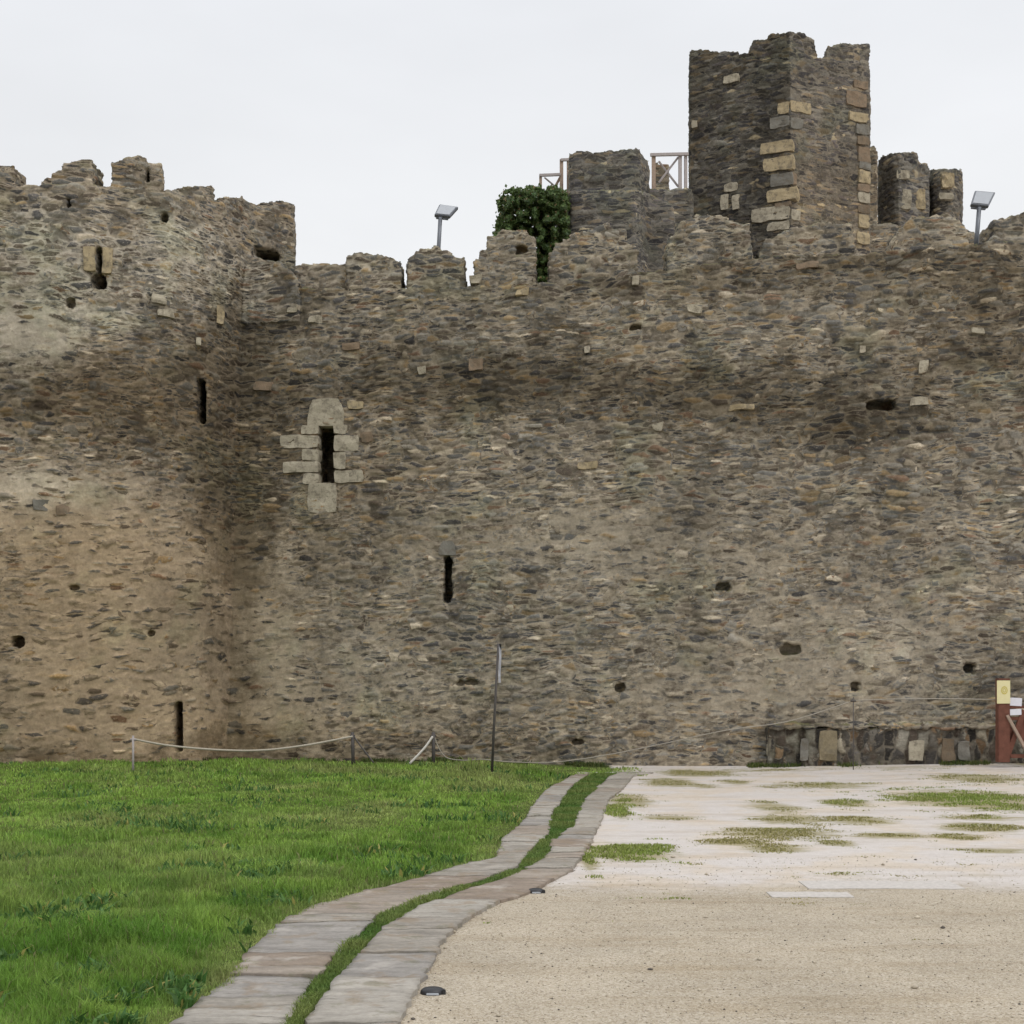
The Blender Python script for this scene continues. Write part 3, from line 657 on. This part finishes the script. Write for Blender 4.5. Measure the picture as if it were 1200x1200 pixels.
H *= 1 - .45 * sm(Y, 9, 17); H *= 1 + .9 * sm(Y, 18.0, 19.6) * np.clip(fbm(X, Y, 1.4, 51) * 2.2 - .7, 0, 1)
far = sm(Y, 6, 20); W = (.0055 + .012 * far) * rng.uniform(.7, 1.3, len(X))
# ragged edge over the slabs
keepm = (edgeD > .30 * (fbm(X, Y, 3.5, 61) - .62) ) | (Y > 21.4)
X, Y, H, W = X[keepm], Y[keepm], H[keepm], W[keepm]
g = blades('grass', X, Y, H, W, grass_tint(X, Y, len(X)), M_GRASS, .7); tag(g, 'thick green meadow grass left of the slab path', 'grass', kind='stuff')
# broad leaved weeds in the lawn, in loose patches
X, Y = sample_lawn(60000, 1); m = (fbm(X, Y, 1.9, 141) > .60) & (fbm(X, Y, 7, 142) > .48) & (X < ex(LL, np.clip(Y, 3, 21.6)) - .02); X, Y = X[m], Y[m]; n = len(X)
t = lerp((.05, .13, .03), (.14, .26, .07), rng.random(n)) * rng.uniform(.7, 1.2, n)[:, None]; b_ = rng.random(n) < .04; t[b_] = (.42, .38, .12)
g = blades('weeds', X, Y, rng.uniform(.05, .12, n), rng.uniform(.018, .034, n), t, M_GRASS, 1.3); tag(g, 'broad leaved weeds scattered through the lawn', 'weeds', kind='stuff')
# grass in the channel between the two slab strips
n = 60000; Y = 4.6 * np.exp(rng.random(n) * math.log(21.9 / 4.6)); a0, a1 = ex(LR, Y), ex(RL, Y); X = a0 - .005 + (a1 - a0 + .01) * rng.random(n) + .03 * (fbm(a0, Y, 4, 99) - .5)
m = rng.random(n) < np.clip((a1 - a0) / .28, .12, 1); X, Y = X[m], Y[m]; n = len(X)
q = fbm(X, Y, 2.5, 71); t = lerp((.10, .205, .04), (.235, .285, .085), np.clip(q * 1.8 - .4, 0, 1)) * rng.uniform(.6, 1.35, n)[:, None]
g = blades('grass', X, Y, (.015 + .045 * np.clip(q * 1.4 - .2, 0, 1)) * rng.uniform(.6, 1.3, n), (.006 + .008 * sm(Y, 6, 20)) * rng.uniform(.7, 1.3, n), t, M_GRASS, .9)
tag(g, 'strip of short grass growing between the two rows of slabs', 'grass', kind='stuff')
# thin grass patches on the pale gravel
n = 420000; Y = 8.2 * np.exp(rng.random(n) * math.log(23.3 / 8.2)); X = -.2 + rng.random(n) * (Y * .40 + .2)
w = moss_at(X, Y); w = np.clip((w + (fbm(X * .6, Y, 4, 81) - .5) * 1.7 - .42) * 2.2, 0, 1) * (X > ex(RR, np.clip(Y, 3, 21.9)) - .03)
m = rng.random(n) < w * .6; X, Y, w = X[m], Y[m], w[m]; n = len(X); q = fbm(X, Y, 2, 91)
gr = np.clip(np.exp(-((X - gnd(1140, 938)[0]) / 1.6) ** 2 - ((Y - 17.5) / 2) ** 2) + (X < 1.5) * .8, 0, 1)
t = lerp((.31, .285, .11), (.26, .34, .08), np.clip(gr + q - .5, 0, 1)) * rng.uniform(.65, 1.35, n)[:, None]
g = blades('grass', X, Y, (.010 + .022 * w * (.5 + gr)) * rng.uniform(.6, 1.3, n), .013 * rng.uniform(.6, 1.3, n), t, M_GRASS, 1.2)
tag(g, 'low olive patches of grass on the pale gravel right of the slab path', 'grass', kind='stuff')
# weeds along the wall foot
n = 16000; X = rng.uniform(-9, 9.6, n); Y = CA - .1285 * X - .1 - rng.random(n) ** 2 * .5
Y = np.where(X < -5.6, 20.9, Y); m = (fbm(X, Y, 1.6, 95) > .5) & (X > -5.6); X, Y = X[m], Y[m]; n = len(X)
t = lerp((.05, .10, .02), (.15, .16, .05), rng.random(n)) * rng.uniform(.6, 1.2, n)[:, None]
g = blades('weeds', X, Y, rng.uniform(.03, .11, n), rng.uniform(.012, .02, n), t, M_GRASS, .8); tag(g, 'thin weeds along the foot of the curtain wall', 'weeds', kind='stuff')

# pebbles on the sandy gravel
n = 16000; Y = 5.2 * np.exp(rng.random(n) * math.log(12 / 5.2)); Xl = ex(RR, Y) - .03; X = Xl + rng.random(n) ** 1.1 * (Y * .42 + .3 - Xl)
R = .0018 + .006 * rng.random(n) ** 4; big = rng.random(n) < .006; R[big] *= 2.8
o8 = np.array([(1, 0, 0), (-1, 0, 0), (0, 1, 0), (0, -1, 0), (0, 0, .7), (0, 0, -.6)], float)
f8 = np.array([(0, 2, 4), (2, 1, 4), (1, 3, 4), (3, 0, 4), (2, 0, 5), (1, 2, 5), (3, 1, 5), (0, 3, 5)])
co = o8[None] * R[:, None, None] * rng.uniform(.6, 1.4, (n, 6, 3)); co[:, :, 0] += X[:, None]; co[:, :, 1] += Y[:, None]; co[:, :, 2] += (height(X, Y) + R * .3)[:, None]
pm = mesh_np('gravel', co.reshape(-1, 3), [(np.arange(n)[:, None, None] * 6 + f8[None]).reshape(-1, 3)])
cc = np.ones((n, 6, 4), np.float32); base = lerp((.34, .29, .22), (.60, .53, .42), rng.random(n)); base[rng.random(n) < .07] = (.13, .115, .10); cc[:, :, :3] = base[:, None]
a = pm.attributes.new('tint', 'FLOAT_COLOR', 'POINT'); a.data.foreach_set('color', cc.ravel())
s = N('pebbles'); s.bsdf(s.attr('tint', 'Color'), .9); g = link('gravel', pm, s.m); tag(g, 'loose tan gravel on the near path', 'gravel', kind='stuff')

# ------------------------------------------------------------------ small parts helpers
def tube_bm(pts, r, seg=8, bm=None, close=True):
    bm = bm or bmesh.new(); rings = []; pts = [Vector(p) for p in pts]
    for i, p in enumerate(pts):
        d = (pts[min(i + 1, len(pts) - 1)] - pts[max(i - 1, 0)]).normalized()
        a = d.cross(Vector((0, 0, 1))); a = a.normalized() if a.length > .01 else Vector((1, 0, 0)); b = d.cross(a)
        rr = r[i] if isinstance(r, (list, tuple)) else r
        rings.append([bm.verts.new(p + (a * math.cos(t) + b * math.sin(t)) * rr) for t in [2 * math.pi * k / seg for k in range(seg)]])
    for A, B in zip(rings, rings[1:]):
        for k in range(seg): bm.faces.new((A[k], A[(k + 1) % seg], B[(k + 1) % seg], B[k]))
    if close: bm.faces.new(rings[0][::-1]); bm.faces.new(rings[-1])
    for f in bm.faces: f.smooth = len(f.verts) == 4
    return bm
def fin(name, bm, mat, parent=None):
    bmesh.ops.recalc_face_normals(bm, faces=bm.faces); me = bpy.data.meshes.new(name); bm.to_mesh(me); bm.free(); return link(name, me, mat, parent)
def beam(name, a, b, w, d, mat, parent, bev=.006):
    a, b = Vector(a), Vector(b); ax = (b - a).normalized(); side = ax.cross(Vector((0, 1, 0)))
    side = side.normalized() if side.length > .05 else Vector((1, 0, 0)); up = ax.cross(side).normalized()
    bm = bmesh.new(); vs = []
    for p in (a, b):
        for s1, s2 in ((-1, -1), (1, -1), (1, 1), (-1, 1)): vs.append(bm.verts.new(p + side * s1 * w / 2 + up * s2 * d / 2))
    for f in ((0, 1, 2, 3), (4, 7, 6, 5), (0, 4, 5, 1), (1, 5, 6, 2), (2, 6, 7, 3), (3, 7, 4, 0)): bm.faces.new([vs[i] for i in f])
    bmesh.ops.recalc_face_normals(bm, faces=bm.faces)
    if bev: bmesh.ops.bevel(bm, geom=bm.edges[:], offset=bev, segments=2, affect='EDGES')
    return fin(name, bm, mat, parent)
def boxm(name, c, sx, sy, sz, mat, parent, rot=(0, 0, 0), bev=.01):
    from mathutils import Euler, Matrix
    bm = bmesh.new(); bmesh.ops.create_cube(bm, size=1)
    for v in bm.verts: v.co = Vector((v.co.x * sx, v.co.y * sy, v.co.z * sz))
    if bev: bmesh.ops.bevel(bm, geom=bm.edges[:], offset=bev, segments=2, affect='EDGES')
    R = Euler(rot).to_matrix()
    for v in bm.verts: v.co = R @ v.co + Vector(c)
    return fin(name, bm, mat, parent)

M_WOOD = simple('weathered_wood', (.36, .27, .21), .85, 20, .4)
M_GREYWOOD = simple('grey_rail_wood', (.40, .36, .35), .8, 20, .3)
M_POST = simple('dark_post_metal', (.10, .09, .085), .6, 20, .3, .3)
M_ROPE = simple('old_rope', (.42, .38, .31), .95, 60, .35)
M_ROPE3 = simple('dull_rope', (.33, .30, .25), .95, 60, .35)
M_ROPE2 = simple('pale_rope', (.62, .59, .54), .95, 60, .25)
M_LAMP = simple('grey_lamp_metal', (.16, .17, .19), .45, 15, .2, .5, .5)
M_LENS = simple('lamp_glass', (.36, .38, .41), .25, 8, .15, 0, .6, .05)
M_RED = simple('red_brown_timber', (.15, .062, .042), .85, 9, .6)
M_PAPER = simple('white_paper', (.70, .70, .76), .8, 12, .12)
M_CREAM = simple('cream_notice', (.72, .66, .38), .8, 12, .08)
M_YEL = simple('yellow_print', (.56, .47, .10), .8, 12, .1)
M_BLACK = simple('black_plastic', (.022, .022, .025), .45, 20, .3, 0, .5)

# railings on the works beside the keep
r1 = thing('railing', at(650, 218, 34.6), 'timber railing left of the squat bastion above the ivy', 'railing')
Y = 34.6
for x, y0, y1, w in ((633.5, 205, 230, .07), (658, 187, 230, .09), (666, 187, 230, .08)): beam('post', at(x, y1, Y), at(x, y0, Y), w, .08, M_WOOD, r1)
beam('rail', at(632, 205.5, Y - .06), at(657, 204.5, Y - .06), .07, .05, M_GREYWOOD, r1); beam('rail', at(657, 187.5, Y - .06), at(668, 187, Y - .06), .07, .05, M_GREYWOOD, r1)
beam('brace', at(651, 218, Y + .06), at(657, 207, Y + .06), .06, .05, M_WOOD, r1); beam('brace', at(638, 208, Y + .06), at(650, 218, Y + .06), .035, .04, M_GREYWOOD, r1)
r2 = thing('railing', at(787, 221, 34.8), 'cross braced timber railing between the squat bastion and the keep', 'railing')
Y = 35.5
for x, w in ((766, .10), (797, .09), (803.5, .08)): beam('post', at(x, 223, Y), at(x, 181, Y), w, .09, M_WOOD if x < 780 else M_GREYWOOD, r2)
beam('rail', at(762, 181.5, Y - .07), at(807, 180.5, Y - .07), .08, .06, M_GREYWOOD, r2)
beam('brace', at(772, 214, Y + .08), at(795, 184, Y + .08), .05, .04, M_GREYWOOD, r2); beam('brace', at(772, 189, Y + .14), at(795, 219, Y + .14), .05, .04, M_GREYWOOD, r2)

# floodlights
def floodlight(px0, py0, px1, py1, hx, Y, label):
    t = thing('floodlight', at(px0, py0, Y), label, 'floodlight', 'floodlights on the wall walk')
    a = at(px0, py0, Y); b = at(px1, py1, Y)
    fin('pole', tube_bm([a, a.lerp(b, .5), b], [.045, .04, .04], 10), M_LAMP, t)
    P4 = [at(*hx[0], Y), at(*hx[1], Y), at(*hx[2], Y + .26), at(*hx[3], Y + .26)]
    nrm = (P4[1] - P4[0]).cross(P4[3] - P4[0]).normalized()
    def slab(nm, o0, o1, k, mat, par, bev):
        ctr = sum(P4, Vector()) / 4; bm = bmesh.new()
        A = [bm.verts.new(ctr + (q - ctr) * k + nrm * o0) for q in P4]; B = [bm.verts.new(ctr + (q - ctr) * k + nrm * o1) for q in P4]
        bm.faces.new(A); bm.faces.new(B[::-1])
        for i in range(4): bm.faces.new((A[i], B[i], B[(i + 1) % 4], A[(i + 1) % 4]))
        bmesh.ops.recalc_face_normals(bm, faces=bm.faces); bmesh.ops.bevel(bm, geom=bm.edges[:], offset=bev, segments=2, affect='EDGES')
        return fin(nm, bm, mat, par)
    h = slab('lamp_head', -.035, .035, 1, M_LAMP, t, .01)
    slab('glass', .036, .044, .84, M_LENS, h, .002); slab('lamp_back', -.07, -.034, .5, M_LAMP, h, .008)
    beam('bracket', P4[0].lerp(P4[1], .1) + Vector((0, .05, -.02)), P4[0].lerp(P4[1], .9) + Vector((0, .05, -.02)), .03, .05, M_LAMP, t, .004)
    return t
floodlight(512.5, 318, 516, 255, [(509, 253), (527, 255), (537, 244), (515, 241)], 26.6, 'flat grey floodlight on a leaning pole behind the merlon left of the ivy')
floodlight(1143, 300, 1147.5, 243, [(1137, 241), (1158, 243), (1166, 227), (1142, 225)], 25.0, 'flat grey floodlight on a thin pole right of the turrets')

# ivy
iv = thing('ivy', at(620, 330, 32.2), 'dark green ivy bush growing beside the squat bastion', 'ivy')
def in_ivy(px, py):
    cx = [(618, 262, 34, 36), (601, 243, 19, 20), (622, 232, 22, 13), (645, 250, 22, 30), (634, 305, 14, 42), (650, 292, 16, 26), (606, 278, 22, 20), (594, 262, 13, 20), (655, 236, 12, 14), (646, 280, 20, 26), (600, 285, 20, 26)]
    w = 1 + .55 * mnoise.noise(Vector((px * .075, py * .075, 9))) + .35 * mnoise.noise(Vector((px * .22, py * .22, 2)))
    return any(((px - a) / c) ** 2 + ((py - b) / d) ** 2 < w for a, b, c, d in cx) and mnoise.noise(Vector((px * .16, py * .16, 40))) < .42
rr = random.Random(5); vs = []; tt = []; k = 0
while k < 21000:
    px, py = rr.uniform(576, 674), rr.uniform(212, 348)
    if not in_ivy(px, py) and not (rr.random() < .10 and in_ivy(px + rr.uniform(-5, 5), py + rr.uniform(-5, 5))): continue
    n0 = mnoise.noise(Vector((px * .13, py * .13, 3)))
    Y = 32.3 + n0 * 1.1 + rr.random() ** 1.5 * 1.0; c = at(px, py, Y)
    s_ = rr.uniform(.025, .055); d = Vector((rr.gauss(0, 1), rr.gauss(-.8, 1), rr.gauss(.5, 1))).normalized(); a = d.orthogonal().normalized(); b = d.cross(a)
    th = rr.uniform(0, 6.28); a, b = a * math.cos(th) + b * math.sin(th), b * math.cos(th) - a * math.sin(th)
    vs += [c - a * s_, c - b * s_ * .7, c + a * s_, c + b * s_ * .7]
    g_ = rr.random() * .6 + .4 * (n0 + .5); br = rr.uniform(.5, 1.5)
    tt += [((.045 + .085 * g_) * br, (.088 + .09 * g_) * br, (.030 + .02 * g_) * br) if rr.random() > .04 else (.20, .14, .07)] * 4; k += 1
im = mesh_np('foliage', np.array([tuple(v) for v in vs]), [np.arange(4 * k).reshape(-1, 4)])
c4 = np.ones((4 * k, 4), np.float32); c4[:, :3] = np.array(tt); a = im.attributes.new('tint', 'FLOAT_COLOR', 'POINT'); a.data.foreach_set('color', c4.ravel())
link('foliage', im, leaf_mat('ivy_leaves', .2), iv)
bm = bmesh.new()
for (p0, p1) in (((632, 420), (630, 330)), ((630, 340), (610, 260)), ((630, 340), (645, 255)), ((628, 320), (596, 262)), ((632, 300), (628, 235))):
    a, b = at(*p0, 33.1), at(*p1, 33.0); tube_bm([a, a.lerp(b, .5) + Vector((.06, 0, 0)), b], [.07, .05, .03], 7, bm)
fin('stem', bm, M_WOOD, iv)

# rope barrier
def post(px, y0, Y, label, lean=0, r=.03, mat=M_POST):
    zb = float(height(U(px) * Y, Y)); x = U(px) * Y; top = at(px + lean, y0, Y)
    t = thing('rope_post', (x, Y, zb), label, 'post', 'posts of the rope barrier')
    fin('pole', tube_bm([(x, Y, zb - .1), (x * .5 + top.x * .5, Y, (zb + top.z) / 2), top], r, 10), mat, t)
    bm = bmesh.new(); tube_bm([top - Vector((.045, 0, .06)), top + Vector((.045, 0, -.06))], .016, 8, bm); fin('ring', bm, mat, t)
    return t
post(156, 862, 21.3, 'thin rope barrier post at the left end of the sagging rope', 0, .018, M_GREYWOOD)
post(414, 858, 23.2, 'thin rope barrier post where the sagging rope ends', -1)
post(508, 858, 23.2, 'thin rope barrier post with a pale rope dropping to its left', 0)
def rope(pts, r, mat, label, name='rope'):
    P = [at(*p) for p in pts]; out = []
    for i in range(len(P) - 1):
        p0 = P[max(i - 1, 0)]; p1, p2 = P[i], P[i + 1]; p3 = P[min(i + 2, len(P) - 1)]
        for k in range(8):
            t = k / 8; out.append(.5 * ((2 * p1) + (p2 - p0) * t + (2 * p0 - 5 * p1 + 4 * p2 - p3) * t * t + (3 * p1 - p0 - 3 * p2 + p3) * t ** 3))
    out.append(P[-1]); o = fin(name, tube_bm(out, r, 7), mat); tag(o, label, 'rope', 'ropes of the barrier'); return o
rope([(156, 866, 21.3), (200, 874, 21.6), (260, 879, 22.0), (310, 879, 22.4), (360, 873, 22.8), (413, 863, 23.15)], .017, M_ROPE, 'long old rope sagging in front of the rounded tower foot')
rope([(414, 862, 23.2), (424, 876, 23.15), (438, 894, 23.1)], .014, M_POST, 'dark rope end dropping to the grass right of its post')
rope([(507, 863, 23.15), (497, 877, 23.1), (480, 895, 23.05)], .02, M_ROPE2, 'pale rope end dropping steeply to the grass')
rope([(509, 862, 23.2), (514, 876, 23.2), (524, 888, 23.2), (545, 891, 23.1), (566, 890, 22.9), (600, 893, 22.8), (650, 893, 22.8), (710, 885, 22.9), (780, 871, 22.7), (850, 856, 22.5), (925, 845, 22.4), (1000, 821, 22.3)], .009, M_ROPE3, 'slack dull rope lying along the foot of the wall')
rope([(1000, 821, 22.3), (1060, 819, 22.2), (1120, 819, 22.2), (1168, 820, 22.15)], .009, M_ROPE3, 'taut rope tied to the red brown timber gate')
post(1000, 817, 22.3, 'thin rope barrier post in front of the dark footing stones', 0, .008, M_POST)

# tall stake with white tape
x, Y = gnd(576, 909); zb = float(height(x, Y))
st = thing('stake', (x, Y, zb), 'tall thin leaning stake with a white tape at its top, standing in the grass', 'stake')
top = at(584, 754, Y)
fin('pole', tube_bm([(x, Y, zb - .1), at(580, 830, Y), top], [.022, .02, .017], 8), M_POST, st)
bm = bmesh.new(); vv = []
for i in range(7):
    p = at(585.2 + .5 * math.sin(i), 755 + i * 7.5, Y - .03); vv.append((bm.verts.new(p + Vector((-.012, .01 * math.sin(i * 2), 0))), bm.verts.new(p + Vector((.026, 0, 0)))))
for a, b in zip(vv, vv[1:]): bm.faces.new((a[0], a[1], b[1], b[0]))
bmesh.ops.solidify(bm, geom=bm.faces[:], thickness=.004)
fin('tape', bm, M_PAPER, st)

# timber gate with notices at the right edge
Y = 22.1; gx0 = at(1168, 890, Y)
gt = thing('timber_gate', (gx0.x, Y, float(height(gx0.x, Y))), 'red brown timber gate with cross braces and pinned notices at the right edge', 'gate')
beam('post', at(1175, 893, Y), at(1175, 795, Y), .19, .14, M_RED, gt); beam('post', at(1243, 893, Y), at(1243, 795, Y), .19, .14, M_RED, gt)
beam('rail', at(1183, 842, Y), at(1236, 842, Y), .06, .06, M_RED, gt); beam('rail', at(1183, 886, Y), at(1236, 886, Y), .06, .06, M_RED, gt)
beam('brace', at(1181, 884, Y - .02), at(1200, 832, Y - .02), .085, .05, M_RED, gt); beam('brace', at(1180, 838, Y - .075), at(1204, 882, Y - .075), .05, .05, M_WOOD, gt)
beam('brace', at(1203, 884, Y + .05), at(1228, 832, Y + .05), .085, .05, M_RED, gt)
bm = bmesh.new()
def tri(bm, a, b, c, Y0, Y1):
    A = [bm.verts.new(at(*p, Y0)) for p in (a, b, c)]; B = [bm.verts.new(at(*p, Y0) + Vector((0, Y1 - Y0, 0))) for p in (a, b, c)]
    bm.faces.new(A); bm.faces.new(B[::-1])
    for i in range(3): bm.faces.new((A[i], B[i], B[(i + 1) % 3], A[(i + 1) % 3]))
tri(bm, (1182, 832), (1182, 884), (1190, 858), Y + .01, Y + .04); fin('panel', bm, M_RED, gt)
bm = bmesh.new(); tri(bm, (1191, 856), (1203, 832), (1203, 878), Y + .02, Y + .05); fin('panel', bm, M_RED, gt)
sg = boxm('notice', at(1176, 811, Y - .085), 15.5 / F * Y, .012, 27 / F * Y, M_CREAM, gt, bev=.003)
bm = bmesh.new()
for r_, w in ((.065, .016), (.035, .012)):
    c = at(1177, 809, Y - .094); R0 = []; R1 = []
    for k in range(20):
        t = 2 * math.pi * k / 20; R0.append(bm.verts.new(c + Vector((math.cos(t) * r_ * .8, 0, math.sin(t) * r_)))); R1.append(bm.verts.new(c + Vector((math.cos(t) * (r_ - w) * .8, 0, math.sin(t) * (r_ - w)))))
    for k in range(20): bm.faces.new((R0[k], R0[(k + 1) % 20], R1[(k + 1) % 20], R1[k]))
fin('printed_mark', bm, M_YEL, sg)
boxm('paper_notice', at(1190.5, 822.5, Y - .05), 14 / F * Y, .008, 9.5 / F * Y, M_PAPER, gt, (0, .06, 0), .002)['label'] = 'upper white paper strip'
boxm('paper_notice', at(1190, 834.5, Y - .05), 14 / F * Y, .008, 7 / F * Y, M_PAPER, gt, (0, -.04, 0), .002)['label'] = 'lower white paper strip'
bm = bmesh.new(); beam('rail', at(1183, 828.5, Y - .02), at(1236, 828.5, Y - .02), .05, .04, M_RED, gt)
bm.free()

# old footing stones at the wall foot, right
fo = thing('footing', (6.5, 22.7, 0), 'low dark footing course of upright old stones under a ledge left of the timber gate', 'footing')
def Yf(px): return on_curt(px, 880).y - .30
r = random.Random(11)
PAL_FOOT = [(0, (.05, .046, .042)), (.3, (.11, .10, .085)), (.5, (.075, .06, .048)), (.62, (.22, .205, .17)), (.76, (.17, .115, .07)), (.86, (.09, .085, .08)), (.94, (.24, .215, .165))]
M_FOOT = masonry('upright_stone_masonry', PAL_FOOT, (.16, .14, .11), .92, .5, .07, .8, 1.1, True)
for i, (x0, y0, x1, y1, mt) in enumerate([(939, 867, 949, 892, M_GREYST), (961, 856, 982, 893, M_OCHRE2), (1066, 868, 1083, 892, M_SAND), (1105, 866, 1120, 893, M_BROWNST), (1124, 868, 1138, 892, M_GREYST)]):
    xm = (x0 + x1) / 2; Y = Yf(xm) + .055; c = at(xm, (y0 + y1) / 2, Y)
    block('footing_stone', (c.x, c.y + .13, c.z), (x1 - x0) / F * Y, .30, (y1 - y0) / F * Y, mt, fo, 400 + i, rot=-.13, jit=.035)
S = []
for px_ in np.arange(900, 1240, 6.0):
    Y = Yf(px_) + .06; h = 848 + r.uniform(-1, 1.5); t = at(px_, h, Y); S.append(((t.x, Y, t.z - .075 - r.uniform(0, .03)), tuple(t), (t.x, Y + .5, t.z - .075), (t.x, Y + .5, t.z + .02)))
bake('ledge', bm_solid(S), .03, (), lit_tone(.25, .3, .1), M_WALL, fo)
S = []
for px_ in np.arange(900, 1240, 10.0):
    Y = Yf(px_) + .10; t = at(px_, 852, Y); S.append(((t.x, Y, -.1), tuple(t), (t.x, Y + .3, -.1), (t.x, Y + .3, t.z)))
bake('stone_course', bm_solid(S), .03, (), lit_tone(.25, .05, 0), M_FOOT, fo)

# low ground lights by the slabs and pale slabs in the gravel
def ground_light(px, py, w, label):
    x, Y = gnd(px, py + 3); z = float(height(x, Y)); s_ = w / F * Y
    t = thing('ground_light', (x, Y, z), label, 'ground light', 'ground lights beside the slabs')
    bm = bmesh.new(); seg = 20; rings = []
    for (r_, h) in ((.5, -.02), (.5, .06), (.47, .15), (.38, .22), (.2, .26)):
        rings.append([bm.verts.new((x + math.cos(2 * math.pi * k / seg) * r_ * s_, Y + math.sin(2 * math.pi * k / seg) * r_ * s_ * .8, z + h * s_)) for k in range(seg)])
    for A, B in zip(rings, rings[1:]):
        for k in range(seg): bm.faces.new((A[k], A[(k + 1) % seg], B[(k + 1) % seg], B[k])).smooth = True
    bm.faces.new(rings[-1]); fin('housing', bm, M_BLACK, t)
    boxm('lens', (x + .02 * s_, Y - .40 * s_, z + .06 * s_), .5 * s_, .04 * s_, .09 * s_, M_LENS, t, (-.3, 0, 0), .002)
    boxm('lug', (x + .44 * s_, Y - .1 * s_, z + .08 * s_), .16 * s_, .3 * s_, .22 * s_, M_BLACK, t, (0, 0, .2), .003)
ground_light(507, 1161, 29, 'small black ground light beside the slabs nearest the viewer')
ground_light(628, 1043, 20, 'small black ground light beside the slabs, farther up the path')
for (x0, y0, x1, y1, lb) in ((948, 1033, 1112, 1042, 'long pale flat slab set flush in the gravel'), (905, 1046, 992, 1052, 'shorter pale flat slab in the gravel nearer the viewer')):
    xa, Ya = gnd(x0, y1); xb, Yb = gnd(x1, y0); bm = bmesh.new(); V1 = []
    for i in range(13):
        u = i / 12; V1.append((bm.verts.new((xa + (xb - xa) * u, Ya + .05 * mnoise.noise(Vector((u * 5, y0, 0))), float(height(xa, Ya)) + .006)), bm.verts.new((xa + (xb - xa) * u, Yb + .05 * mnoise.noise(Vector((u * 5, y0, 9))), float(height(xa, Ya)) + .006))))
    for a, b in zip(V1, V1[1:]): bm.faces.new((a[0], b[0], b[1], a[1]))
    ret = bmesh.ops.extrude_face_region(bm, geom=bm.faces[:])
    for v in [g for g in ret['geom'] if isinstance(g, bmesh.types.BMVert)]: v.co.z -= .05
    o = fin('stone_slab', bm, simple('pale_slab', (.53, .495, .46), .9, 30, .35)); tag(o, lb, 'slab')

# ------------------------------------------------------------------ light, world, camera
EL, AZ = math.radians(52), math.radians(140)      # azimuth measured from +Y towards +X
w = bpy.data.worlds.new('World'); scene.world = w; w.use_nodes = True; nt = w.node_tree; nt.nodes.clear()
out = nt.nodes.new('ShaderNodeOutputWorld'); bg = nt.nodes.new('ShaderNodeBackground'); bg.inputs[1].default_value = .1
sky = nt.nodes.new('ShaderNodeTexSky'); sky.sky_type = 'NISHITA'; sky.sun_disc = False; sky.sun_elevation = EL; sky.sun_rotation = AZ
tc = nt.nodes.new('ShaderNodeTexCoord'); sx = nt.nodes.new('ShaderNodeSeparateXYZ'); nt.links.new(tc.outputs['Generated'], sx.inputs[0])
cr = nt.nodes.new('ShaderNodeValToRGB'); nt.links.new(sx.outputs[2], cr.inputs[0])
e = cr.color_ramp.elements; e[0].position = 0; e[0].color = (.88, .88, .87, 1); e[1].position = 1; e[1].color = (1.28, 1.29, 1.32, 1)
for p, c in ((.22, (.85, .855, .855)), (.46, (.80, .815, .845)), (.6, (.97, .985, 1.01))):
    x = e.new(p); x.color = (*c, 1)
nz = nt.nodes.new('ShaderNodeTexNoise'); nz.inputs['Scale'].default_value = 2.2; nz.inputs['Detail'].default_value = 5
mp = nt.nodes.new('ShaderNodeMapping'); mp.inputs['Scale'].default_value = (1, 1, 2.6); nt.links.new(tc.outputs['Generated'], mp.inputs[0]); nt.links.new(mp.outputs[0], nz.inputs['Vector'])
mr = nt.nodes.new('ShaderNodeMapRange'); mr.inputs[1].default_value = .3; mr.inputs[2].default_value = .7; mr.inputs[3].default_value = 10.2; mr.inputs[4].default_value = 11.7; nt.links.new(nz.outputs[0], mr.inputs[0])
ml = nt.nodes.new('ShaderNodeVectorMath'); ml.operation = 'SCALE'; nt.links.new(cr.outputs[0], ml.inputs[0]); nt.links.new(mr.outputs[0], ml.inputs[3])
mx = nt.nodes.new('ShaderNodeMix'); mx.data_type = 'RGBA'; mx.inputs[0].default_value = .93
nt.links.new(sky.outputs[0], mx.inputs[6]); nt.links.new(ml.outputs[0], mx.inputs[7]); nt.links.new(mx.outputs[2], bg.inputs[0]); nt.links.new(bg.outputs[0], out.inputs[0])
sd = bpy.data.lights.new('sun', 'SUN'); sd.energy = .9; sd.angle = math.radians(14); sd.color = (1, .96, .9)
so = bpy.data.objects.new('sun', sd); COL.objects.link(so)
dirv = Vector((math.sin(AZ) * math.cos(EL), math.cos(AZ) * math.cos(EL), math.sin(EL))); so.rotation_euler = dirv.to_track_quat('Z', 'Y').to_euler()
cd = bpy.data.cameras.new('camera'); cd.lens = 36 * F / 1200; cd.sensor_width = 36; cd.shift_y = (HZ - 600) / 1200; cd.clip_end = 3000
co_ = bpy.data.objects.new('camera', cd); COL.objects.link(co_); co_.location = (0, 0, EYE); co_.rotation_euler = (math.radians(90), 0, 0); scene.camera = co_
scene.view_settings.view_transform = 'Standard'; scene.view_settings.look = 'None'; scene.view_settings.gamma = 1; scene.view_settings.exposure = 0
scene.cycles.max_bounces = 3; scene.cycles.diffuse_bounces = 2; scene.cycles.use_adaptive_sampling = True; scene.cycles.adaptive_threshold = .03; scene.cycles.use_denoising = True
